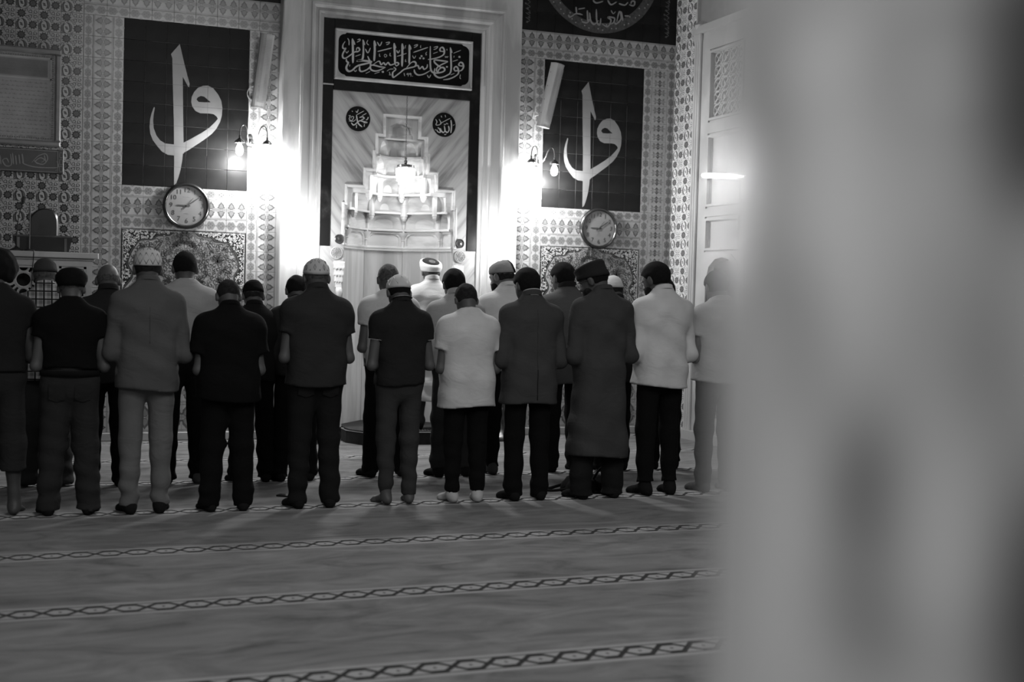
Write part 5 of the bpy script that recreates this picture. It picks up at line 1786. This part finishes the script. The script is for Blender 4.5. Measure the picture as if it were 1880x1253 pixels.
EYE = MB().lathe([(0, -.0112), (.003, -.0110), (.0065, -.0092)], (0, 0, 0), 14, 'y', 1).lathe([(.0065, -.0092), (.010, -.005), (.0112, 0), (.008, .008), (0, .0112)], (0, 0, 0), 14, 'y', 0, ends=False)
EYE = EYE.mesh('eye', [grey('eye_white', .30, .4, .02), grey('eye_iris', .015, .3)], True)

def plaid_material():
    m, nt, b = _new('plaid_cloth')
    tc = nt.nodes.new('ShaderNodeTexCoord')
    sp = nt.nodes.new('ShaderNodeSeparateXYZ')
    nt.links.new(tc.outputs['Object'], sp.inputs[0])
    M = lambda *a: math_node(nt, *a)
    def lines(c, period, w):
        return M('LESS_THAN', M('FRACT', M('DIVIDE', c, period)), w)
    u, v = M('ADD', sp.outputs[0], 5.0), M('ADD', sp.outputs[2], 5.0)
    thick = M('MAXIMUM', lines(u, .056, .20), lines(v, .060, .16))
    soft = M('ADD', lines(M('ADD', u, .028), .056, .42), lines(M('ADD', v, .030), .060, .42))
    val = M('SUBTRACT', .34, M('MULTIPLY', soft, .105))
    val = M('ADD', M('MULTIPLY', thick, .012), M('MULTIPLY', M('SUBTRACT', 1.0, thick), val))
    nt.links.new(val, b.inputs['Base Color'])
    b.inputs['Roughness'].default_value = .95
    b.inputs['Specular IOR Level'].default_value = .1
    return m

class Person:
    def __init__(self, x, y, h, label, bow=18, turn=0, skin=1, hat_top=.118, girth=1.0, stance=0.0, yaw=0.0, sx=1.0, z0=0.0, group=None, seed=0):
        self.seed, self.girth, self.stance = seed, girth, stance
        self.A, self.c = head_frame(bow, turn)
        top = max((self.c + self.A @ np.array([px, py, pz]))[2] for px, py, pz in ((0, -.01, hat_top), (0, -.06, hat_top * .82), (0, .05, hat_top * .85)))
        s = h / top
        v, q = body_arrays(bow, turn)
        me = arr_mesh('person', spread_legs(v, stance), q, SK[skin])
        o = link('person', me, None, (x, y, z0), (0, 0, math.radians(yaw)))
        o.scale = (s * sx, s, s)
        tag(o, label, 'person', group)
        self.o, self.s = o, s
        for e in (-1, 1):
            p = self.c + self.A @ np.array([e * .032, .0795, -.002])
            link('eye', EYE, o, tuple(p))
    def part(self, name, v, f, m, parent=None, smooth=True):
        me = bpy.data.meshes.new(name)
        me.from_pydata([tuple(p) for p in v], [], f)
        me.materials.append(m)
        me.polygons.foreach_set('use_smooth', [smooth] * len(me.polygons))
        me.update()
        return link(name, me, parent or self.o)
    def head_part(self, name, v, f, m, parent=None, smooth=True):
        v = np.asarray(v, float) @ self.A.T + self.c
        return self.part(name, v, f, m, parent, smooth)
    def hair(self, style, m=None, capped=False):
        v, q = hair_cached(style, capped)
        return link('beard' if style == 'beard' else 'hair', arr_mesh('hair', v @ self.A.T + self.c, q, m or H_black), self.o)
    def hat(self, rings, m, name='cap'):
        self.rings = rings
        v, f = ringmesh(rings)
        return self.head_part(name, v, f, m)
    def on_hat(self, ang, t, out=.0015):
        """point on the cap surface: angle from the back (radians), t = ring position"""
        r = self.rings
        i = min(int(t), len(r) - 2)
        w = t - i
        z, rx, ry, cy, tl_ = [r[i][k] * (1 - w) + r[i + 1][k] * w for k in range(5)]
        a = -PI / 2 + ang
        x, y = (rx + out) * math.cos(a), (ry + out) * math.sin(a)
        return np.array((x, y + cy, z + tl_ * y + out * .5))
    def hat_lines(self, hat, lines, r, m, name='embroidery'):
        b = MB()
        for l in lines:
            P = [tuple(self.c + self.A @ self.on_hat(a, t)) for a, t in l]
            b.tube(P, r, 4)
        return b.build(name, m, hat)
    def top(self, name, m, hem, sleeve, **kw):
        v, q = mesh_top(self.seed, hem=hem / self.s, sleeve=sleeve, girth=kw.pop('girth', self.girth), **kw)
        o = link(name, arr_mesh(name, v, q, m), self.o)
        self.tv = v
        return o
    def trousers(self, m, name='trousers', **kw):
        v, q = mesh_trousers(self.seed + 50, girth=self.girth, **kw)
        v = spread_legs(v, self.stance)
        self.bv = v
        return link(name, arr_mesh(name, v, q, m), self.o)
    def socks(self, kind, top=.13):
        h = .009
        xs, ys, zs = np.arange(-.19, .191, h), np.arange(-.09, .22, h), np.arange(-.012, top + .03, h)
        P = grid(xs, ys, zs)
        d = np.maximum(foot_sdf(P, .005, False), P[2] - top)
        v, q = surface_nets(d.astype(f32), xs, ys, zs)
        v = spread_legs(v, self.stance)
        for s, n in ((-1, 'sock'), (1, 'sock')):
            keep = (np.sign(v[q].mean(1)[:, 0]) == s)
            qq = q[keep]
            u, inv = np.unique(qq, return_inverse=True)
            link(n, arr_mesh(n, v[u], inv.reshape(qq.shape), SOCK[kind]), self.o)
    def back_y(self, x, z, V):
        d = (V[:, 0] - x) ** 2 + (V[:, 2] - z) ** 2
        k = V[(d < .024 ** 2)]
        return k[:, 1].min() if len(k) else -.1
    def back_strip(self, name, pts, w, m, parent, V, out=.003):
        """thin strip lying on the back of a garment through (x, z) points"""
        b = MB()
        P = [(x, self.back_y(x, z, V) - out, z) for x, z in catmull(pts, 4)] if len(pts) > 2 else [(pts[0][0] + (pts[1][0] - pts[0][0]) * t, self.back_y(pts[0][0] + (pts[1][0] - pts[0][0]) * t, pts[0][1] + (pts[1][1] - pts[0][1]) * t, V) - out, pts[0][1] + (pts[1][1] - pts[0][1]) * t) for t in np.linspace(0, 1, 9)]
        b.tube(P, w, 5)
        return b.build(name, m, parent, None, None, True)
    def patch(self, name, x0, x1, z0, z1, m, parent, V, out=.004):
        n = 6
        v, f = [], []
        for j in range(n + 1):
            for i in range(n + 1):
                x, z = x0 + (x1 - x0) * i / n, z0 + (z1 - z0) * j / n
                if j == 0:
                    z += .02 * abs(2 * i / n - 1)
                v.append((x, self.back_y(x, z, V) - out, z))
        for j in range(n):
            for i in range(n):
                f.append((j * (n + 1) + i, j * (n + 1) + i + 1, (j + 1) * (n + 1) + i + 1, (j + 1) * (n + 1) + i))
        return self.part(name, v, f, m, parent)
    def collar(self, m, parent, h=.035, r=.0675, z=1.514, name='collar', out=.004, tilt=-.30):
        rings = []
        for zz, k in ((0, out + .004), (h * .5, out), (h, .001), (h + .004, -.004), (h * .5, -.006)):
            rings.append((z + zz, r + k, r * .95 + k, -.014, tilt))
        v, f = ringmesh(rings, 28, False)
        return self.part(name, v, f, m, parent)
    def band(self, name, m, parent, s, t, r, w=.006):
        """thin ring round an upper arm at fraction t from the shoulder"""
        sh, el = Vector((s * SHO[0], SHO[1], SHO[2])), Vector((s * ELB[0] * (1 + .3 * (self.girth - 1)), ELB[1], ELB[2]))
        d = (el - sh).normalized()
        c = sh.lerp(el, t)
        a = d.cross(Vector((0, 1, 0))).normalized()
        b_ = d.cross(a)
        return MB().tube([tuple(c + (a * math.cos(k) + b_ * math.sin(k)) * r) for k in np.linspace(0, 2 * PI, 21)[:-1]], w, 5, 0, True).build(name, m, parent, None, None, True)
    def belt(self, m, parent, z, r=(.182, .135), w=.02):
        g = self.girth
        rings = [(z - w, r[0] * g, r[1] * g, .0, 0), (z - w, r[0] * g + .006, r[1] * g + .006, 0, 0), (z + w, r[0] * g + .006, r[1] * g + .006, 0, 0), (z + w, r[0] * g, r[1] * g, 0, 0)]
        v, f = ringmesh(rings, 40, False)
        return self.part('belt', v, f, m, parent)
    def glasses(self):
        b = MB()
        for e in (-1, 1):
            b.tube([(e * .033 + .024 * math.cos(t), .116, -.004 + .019 * math.sin(t)) for t in np.linspace(0, 2 * PI, 17)[:-1]], .002, 4, 0, True)
            b.tube([(e * .057, .114, .002), (e * .079, .07, .006), (e * .083, .0, .004), (e * .084, -.012, -.010)], .002, 4)
        b.tube([(-.010, .117, 0), (0, .119, .003), (.010, .117, 0)], .002, 4)
        return self.head_part('glasses', b.v, b.f, grey('glasses_wire', .12, .3, .1, 5, 0, .6))

white_stitch = cloth('stitch_grey', .10)
LADDER = lambda n, t0, t1, ph=0.0, span=2.0: [[(-span + 2 * span * k / n, t0), (-span + 2 * span * (k + 1) / n, t1)] for k in range(n)] + [[(-span + 2 * span * k / n, t1), (-span + 2 * span * (k + 1) / n, t0)] for k in range(n)]

# ======================= nearest row, left to right
p = Person(-.085, 9.22, 1.755, 'person with big dark curly hair and dark shorts, cut off by the left edge', 22, 0, 2, .145, 1.04, .02, 3, seed=1)
p.hair('afro'); p.top('t_shirt', cloth('tee_charcoal', .014), .95, .38, loose=.006)
p.trousers(cloth('shorts_grey', .022), 'shorts', hemz=.30, hemr=.085, knee=.088)

p = Person(.38, 9.14, 1.637, 'person in a black flat cap, black T-shirt and belted jeans', 24, 0, 1, .112, 1.08, .035, -2, seed=2)
p.hair('short', H_grey, True); p.hat(FLAT, cloth('cap_black', .005)); p.top('t_shirt', cloth('tee_black', .0045), .985, .40, girth=1.06, sleeve_r=.006)
tr = p.trousers(cloth('jeans_dark', .024), hemr=.074, thigh=.102, knee=.084, amp=.006)
p.belt(cloth('belt_black', .006), tr, 1.0)
for x in (-.03, .045):
    p.back_strip('belt_loop', [(x, .975), (x, 1.02)], .006, cloth('jeans_dark', .024), tr, p.bv, .012)
for s in (-1, 1):
    p.patch('back_pocket', s * .085 - .055, s * .085 + .055, .80, .925, cloth('pocket_denim', .021), tr, p.bv)
p.socks('black')

p = Person(.872, 9.10, 1.80, 'person in a white lattice-knit cap, long grey shirt and light grey trousers', 16, 0, 1, .120, 1.06, -.012, 0, seed=3)
p.hair('short', H_dark, True); hat = p.hat(KUFI, cloth('kufi_white', .46))
p.hat_lines(hat, LADDER(9, 1.9, 3.2), .0026, white_stitch); p.hat_lines(hat, [[(a - .14, 3.9), (a, 5.0), (a + .14, 3.9)] for a in (-1.2, -.6, 0, .6, 1.2)], .0022, white_stitch)
m = cloth('shirt_grey', .078)
sh = p.top('shirt', m, .845, 1.1, loose=.010, amp=.006, girth=1.05, sleeve_r=.004, neck=1.545); p.collar(m, sh, .03)
p.back_strip('back_pleat', [(0.0, 1.36), (.003, 1.12)], .0012, cloth('seam_grey', .066), sh, p.tv, .0)
p.trousers(cloth('trousers_light', .125), hemr=.060, amp=.006, hemz=.05); p.socks('black')

p = Person(1.42, 9.075, 1.605, 'person with cropped dark hair in a boxy black short-sleeved shirt and black trousers', 30, 0, 1, .112, 1.15, .018, 1, seed=4)
p.hair('crop', H_dark); m = cloth('shirt_black', .0045)
sh = p.top('shirt', m, .775, .66, loose=.020, sleeve_r=.020, wide_hem=.012, neck=1.550); p.collar(m, sh, .03)
p.trousers(cloth('trousers_black', .005), hemr=.075, thigh=.098, knee=.085); p.socks('black')

p = Person(2.035, 9.085, 1.775, 'person in a white cap with stitched diamonds, dark grey polo shirt and dark jeans', 15, 0, 1, .119, 1.09, .008, 0, seed=5)
hat = p.hat(DOME, cloth('kufi_cream', .40))
p.hat_lines(hat, [[(-1.5 + .75 * k, 2.1), (-1.125 + .75 * k, 4.0), (-.75 + .75 * k, 2.1)] for k in range(4)], .0016, cloth('stitch_dark', .06))
p.hat_lines(hat, [[(a - .09, 2.6), (a, 3.0), (a + .09, 2.6), (a, 2.2), (a - .09, 2.6)] for a in (-1.125, -.375, .375, 1.125)], .0014, cloth('stitch_dark', .06))
p.hat_lines(hat, [[(a - .1, 3.7), (a, 4.3), (a + .1, 3.7), (a, 3.2), (a - .1, 3.7)] for a in (-.75, 0, .75)], .0014, cloth('stitch_dark', .06))
p.hair('bald', H_grey, True); m = cloth('polo_dark', .024)
sh = p.top('polo_shirt', m, .88, .52, loose=.014, sleeve_r=.012, girth=1.10, amp=.005, neck=1.550); p.collar(m, sh, .035)

tr = p.trousers(cloth('jeans_ink', .011), hemr=.066, amp=.006, thigh=.100)
for s in (-1, 1):
    p.patch('back_pocket', s * .085 - .055, s * .085 + .055, .775, .90, cloth('pocket_ink', .014), tr, p.bv)
p.socks('black')

p = Person(2.665, 9.12, 1.672, 'barefoot person in a white cap with zigzag, dark polo with pale piping and grey trousers', 26, 0, 1, .118, .98, -.02, 2, seed=6)
hat = p.hat(DOME, cloth('kufi_white2', .44)); p.hair('short', H_black, True)
p.hat_lines(hat, [[(-1.6 + .4 * k, 2.2 if k % 2 else 3.6) for k in range(9)]], .0055, cloth('kufi_zigzag', .62), 'zigzag_band')
m = cloth('polo_black', .016)
sh = p.top('polo_shirt', m, .88, .45, loose=.014, sleeve_r=.004, neck=1.540); p.collar(m, sh, .034)
pale = cloth('piping_white', .45)
p.collar(pale, sh, .003, .071, 1.546, 'collar_piping', .005)
for s in (-1, 1):
    p.band('sleeve_piping', pale, sh, s, .44, .066, .0016)

p.trousers(cloth('trousers_slate', .036), hemr=.052, knee=.072, hemz=.075, amp=.006)

p = Person(3.187, 9.115, 1.623, 'person with short dark hair in a long white T-shirt, black trousers and white socks', 32, 0, 1, .112, 1.14, -.004, -2, seed=7)
p.hair('short', H_dark); p.top('t_shirt', cloth('tee_white', .50), .715, .58, wide_hem=.010, loose=.014, girth=1.12, sleeve_r=.012, amp=.005, neck=1.515)
p.trousers(cloth('trousers_black', .005), hemr=.058, hemz=.085, thigh=.090); p.socks('white', .16)

p = Person(3.675, 9.09, 1.75, 'person with dark hair in a plain dark grey blazer with back vent and black trousers', 20, 14, 1, .112, 1.06, .0, 0, seed=8)
p.hair('full', H_black); m = cloth('blazer_grey', .047)
sh = p.top('blazer', m, .735, 1.1, loose=.016, sleeve_r=.010, wide_hem=.010, amp=.004, neck=1.545, girth=1.04); p.collar(m, sh, .036, .072)
p.collar(cloth('shirt_pale', .4), sh, .048, .066, 1.510, 'shirt_collar', .002)
dk_ = cloth('seam_dark', .018)
p.back_strip('back_vent', [(0.004, .76), (0.004, .98)], .004, dk_, sh, p.tv, .0); p.back_strip('back_seam', [(0.004, .98), (0.0, 1.42)], .0007, dk_, sh, p.tv, .0)
p.trousers(cloth('trousers_black', .005), hemr=.066); p.socks('black')

p = Person(4.25, 9.06, 1.815, 'bearded person in a dark round cap and long grey robe, face turned left', 26, 42, 1, .118, 1.04, .03, 4, seed=9)
p.hair('short', H_black, True); p.hair('beard', H_dark); p.hat(PAKOL, cloth('pakol_dark', .018)); p.glasses()
m = cloth('robe_grey', .047)
sh = p.top('robe', m, .33, 1.1, loose=.010, sleeve_r=.012, amp=.006, wide_hem=.022, neck=1.550, girth=1.03); p.collar(m, sh, .03)
p.trousers(cloth('trousers_ink', .012), hemr=.080, knee=.085, hemz=.025); p.socks('black')

p = Person(4.81, 9.13, 1.832, 'person with glasses and black hair in an untucked white shirt and black trousers', 22, 26, 1, .112, 1.03, -.005, 2, seed=10)
p.hair('full', H_black); p.hair('beard', H_black); p.glasses(); m = cloth('shirt_white', .52)
sh = p.top('shirt', m, .865, 1.1, loose=.014, sleeve_r=.010, amp=.007, wide_hem=.012, neck=1.545); p.collar(m, sh, .032)
p.trousers(cloth('trousers_black', .005), hemr=.056, hemz=.10); p.socks('black', .16)

p = Person(5.37, 9.19, 1.785, 'person in a light top and dark trousers half lost behind the blurred column', 20, 0, 1, .112, 1.04, 0, 0, seed=11)
p.hair('full', H_dark); p.top('t_shirt', cloth('tee_light', .34), .90, .50, wide_hem=.01, loose=.014, sleeve_r=.008)
p.trousers(cloth('trousers_dim', .03), hemr=.064); p.socks('grey')

# ======================= second row
p = Person(.246, 10.47, 1.731, 'person in a plaid shirt and dark grey skull cap near the marble stand', 18, 0, 1, .117, 1.02, .03, 0, seed=12)
p.hair('short', H_grey, True); p.hat(SKULLCAP, cloth('cap_grey', .038)); m = plaid_material()
sh = p.top('shirt', m, .83, 1.1, loose=.012, sleeve_r=.008, neck=1.545); p.collar(m, sh, .034)
p.trousers(cloth('trousers_grey', .034), hemr=.090, knee=.09, hemz=.02)

p = Person(.70, 10.38, 1.70, 'balding person in a dark jacket beside the marble stand', 20, 0, 1, .108, 1.05, 0, 0, seed=13)
p.hair('bald', H_grey); m = cloth('jacket_black', .016)
sh = p.top('jacket', m, .80, 1.1, loose=.018, sleeve_r=.012, neck=1.545, girth=1.06); p.collar(m, sh, .04, .074)
p.trousers(cloth('trousers_black', .005), hemr=.066); p.socks('black')

p = Person(1.28, 10.41, 1.827, 'person in a white T-shirt with black crew-cut hair in the second row', 12, 0, 1, .112, 1.05, .01, 0, seed=14)
p.hair('short', H_black); p.top('t_shirt', cloth('tee_white2', .30), 1.03, .72, loose=.010, sleeve_r=.012, neck=1.515)
tr = p.trousers(cloth('trousers_black', .005), hemr=.064); p.socks('grey')

p = Person(1.82, 10.40, 1.61, 'short person in a black cap and black shirt behind the boxy black shirt', 22, 0, 1, .117, 1.02, .02, 0, seed=15)
p.hair('short', H_dark, True); p.hat(SKULLCAP, cloth('cap_black', .005)); m = cloth('shirt_ink', .008)
sh = p.top('shirt', m, .82, 1.1, loose=.01); p.collar(m, sh, .03)
p.trousers(cloth('trousers_black', .005), hemr=.07); p.socks('black')

p = Person(2.17, 10.40, 1.66, 'person in dark clothes standing hidden behind the dark grey polo shirt', 24, 0, 1, .112, 1.04, .02, 0, seed=16)
p.hair('short', H_black); m = cloth('jacket_black', .016)
sh = p.top('jacket', m, .85, 1.1, loose=.012); p.collar(m, sh, .03)
p.trousers(cloth('trousers_black', .005), hemr=.066); p.socks('black')

p = Person(2.965, 10.50, 1.78, 'grey-haired person in a white short-sleeved top and black trousers in the second row', 16, 0, 1, .108, 1.06, .03, 0, seed=17)
p.hair('crop', H_grey); p.top('t_shirt', cloth('tee_white3', .46), .92, .48, loose=.014, sleeve_r=.010, amp=.006, neck=1.515)
p.trousers(cloth('trousers_black', .005), hemr=.064); p.socks('black')

p = Person(3.515, 10.40, 1.752, 'dark-haired person in a pale jacket in front of the niche', 18, 0, 1, .112, 1.04, .015, 0, seed=18)
p.hair('full', H_black); m = cloth('jacket_pale', .30)
sh = p.top('jacket', m, .93, 1.1, loose=.018, sleeve_r=.012, amp=.006, neck=1.550); p.collar(m, sh, .042, .074)
p.trousers(cloth('trousers_grey', .034), hemr=.062, hemz=.08); p.socks('black')

p = Person(4.01, 10.48, 1.845, 'bearded person in a two-tone cap and white shirt, face turned left', 18, 32, 0, .117, 1.02, -.01, 0, seed=19)
p.hair('short', H_dark, True); p.hair('beard', H_black); hat = p.hat(SKULLCAP, cloth('cap_pale', .26)); m = cloth('shirt_white', .52)
v, f = ringmesh([(r[0] + .002, r[1] * 1.03 + .0005, r[2] * 1.03 + .0005, r[3], r[4]) for r in SKULLCAP], 36)
v = np.array(v)
f2 = [q for q in f if len(q) == 4 and np.mean([v[i][0] for i in q]) > -.005 and np.mean([v[i][1] for i in q]) < .02]
p.head_part('dark_panel', v, f2, cloth('cap_black', .005), hat)
sh = p.top('shirt', m, .91, 1.1, loose=.014, sleeve_r=.008, amp=.006, neck=1.545); p.collar(m, sh, .032)
p.trousers(cloth('trousers_black', .005), hemr=.056, hemz=.07); p.socks('grey')

p = Person(4.59, 10.52, 1.845, 'dark-haired person in a grey jacket left of the robed man', 18, 16, 1, .112, 1.0, 0, 0, seed=20)
p.hair('full', H_black); m = cloth('jacket_slate', .075)
sh = p.top('jacket', m, .78, 1.1, loose=.014, sleeve_r=.010, neck=1.545); p.collar(cloth('collar_black', .012), sh, .04, .074)
p.trousers(cloth('trousers_ink', .012), hemr=.066); p.socks('black')

p = Person(5.06, 10.50, 1.747, 'person in a white cap and dark jacket mostly hidden behind the robed man', 20, 0, 1, .119, 1.0, 0, 0, seed=21)
hat = p.hat(DOME, cloth('kufi_white', .46)); p.hair('short', H_dark, True); m = cloth('jacket_black', .016)
sh = p.top('jacket', m, .80, 1.1, loose=.012, sleeve_r=.008, neck=1.545); p.collar(m, sh, .036)
p.trousers(cloth('trousers_black', .005), hemr=.066); p.socks('black')

p = Person(5.60, 10.53, 1.73, 'person in dark clothes hidden behind the untucked white shirt', 20, 0, 1, .112, 1.0, .0, 0, seed=22)
p.hair('full', H_black); m = cloth('shirt_ink', .008)
sh = p.top('shirt', m, .86, 1.1, loose=.01); p.collar(m, sh, .03)
p.trousers(cloth('trousers_black', .005), hemr=.062, hemz=.06); p.socks('black')

# ======================= the leader on the podium
p = Person(4.08, 12.86, 1.77, 'prayer leader in a white turban with dark crown and pale robe on the podium', 10, 0, 1, .123, 1.04, 0, 0, z0=.142, seed=23)
p.hair('short', H_grey, True); p.hat(TURBAN, cloth('turban_white', .62), 'turban'); v, f = ringmesh(FEZTOP); p.head_part('fez', v, f, cloth('fez_dark', .02))
m = cloth('robe_pale', .46)
sh = p.top('robe', m, .30, 1.1, loose=.024, sleeve_r=.022, amp=.007, wide_hem=.03, neck=1.550); p.collar(m, sh, .04, .072)
p.trousers(cloth('trousers_grey', .034), hemr=.064); p.socks('black')

# ------------------------------------------------------------------ small things on the carpet
tag(MB().bbox((-.035, -.075, 0), (.035, .075, .012), .004).build('phone', grey('phone_black', .01, .3), None, (1.955, 9.60, 0.001), (0, 0, .9)),
    'small flat black phone lying on the carpet beside dark jeans', 'phone')
bag = thing('shoulder_bag', 'crumpled black shoulder bag with a loose strap lying between the robed man\'s feet', 'bag', (4.32, 9.38, 0))
def lump(n1, n2, rx, ry, h, seed):
    rd = random.Random(seed)
    vs, fs = [], []
    for i in range(n1 + 1):
        t = i / n1
        z = h * math.sin(t * PI / 2)
        r = math.cos(t * PI / 2) ** .55 if i < n1 else 0
        for k in range(n2):
            a = 2 * PI * k / n2
            w = 1 + .16 * math.sin(3 * a + seed) + .10 * math.sin(5 * a + 2 * t) + rd.uniform(-.03, .03)
            vs.append((rx * r * w * math.cos(a), ry * r * w * math.sin(a), z * (1 + .12 * math.sin(4 * a + 5 * t))))
    for i in range(n1):
        for k in range(n2):
            fs.append((i * n2 + k, i * n2 + (k + 1) % n2, (i + 1) * n2 + (k + 1) % n2, (i + 1) * n2 + k))
    fs.append(tuple(range(n2))[::-1])
    return MB().add(vs, fs)
bagm = cloth('bag_black', .009)
lump(8, 24, .24, .13, .13, 2).build('body', bagm, bag, None, None, True)
MB().tube(catmull([(-.20, -.05, .03), (-.32, -.02, .02), (-.36, .06, .02), (-.28, .10, .02), (-.15, .08, .06)], 5), [.012] * 21, 6).build('strap', bagm, bag, None, None, True)
MB().tube(catmull([(.02, -.06, .10), (.06, -.10, .19), (.12, -.08, .20), (.16, -.04, .12), (.10, -.12, .02), (.0, -.13, .015)], 5), [.010] * 26, 6).build('strap', bagm, bag, None, None, True)
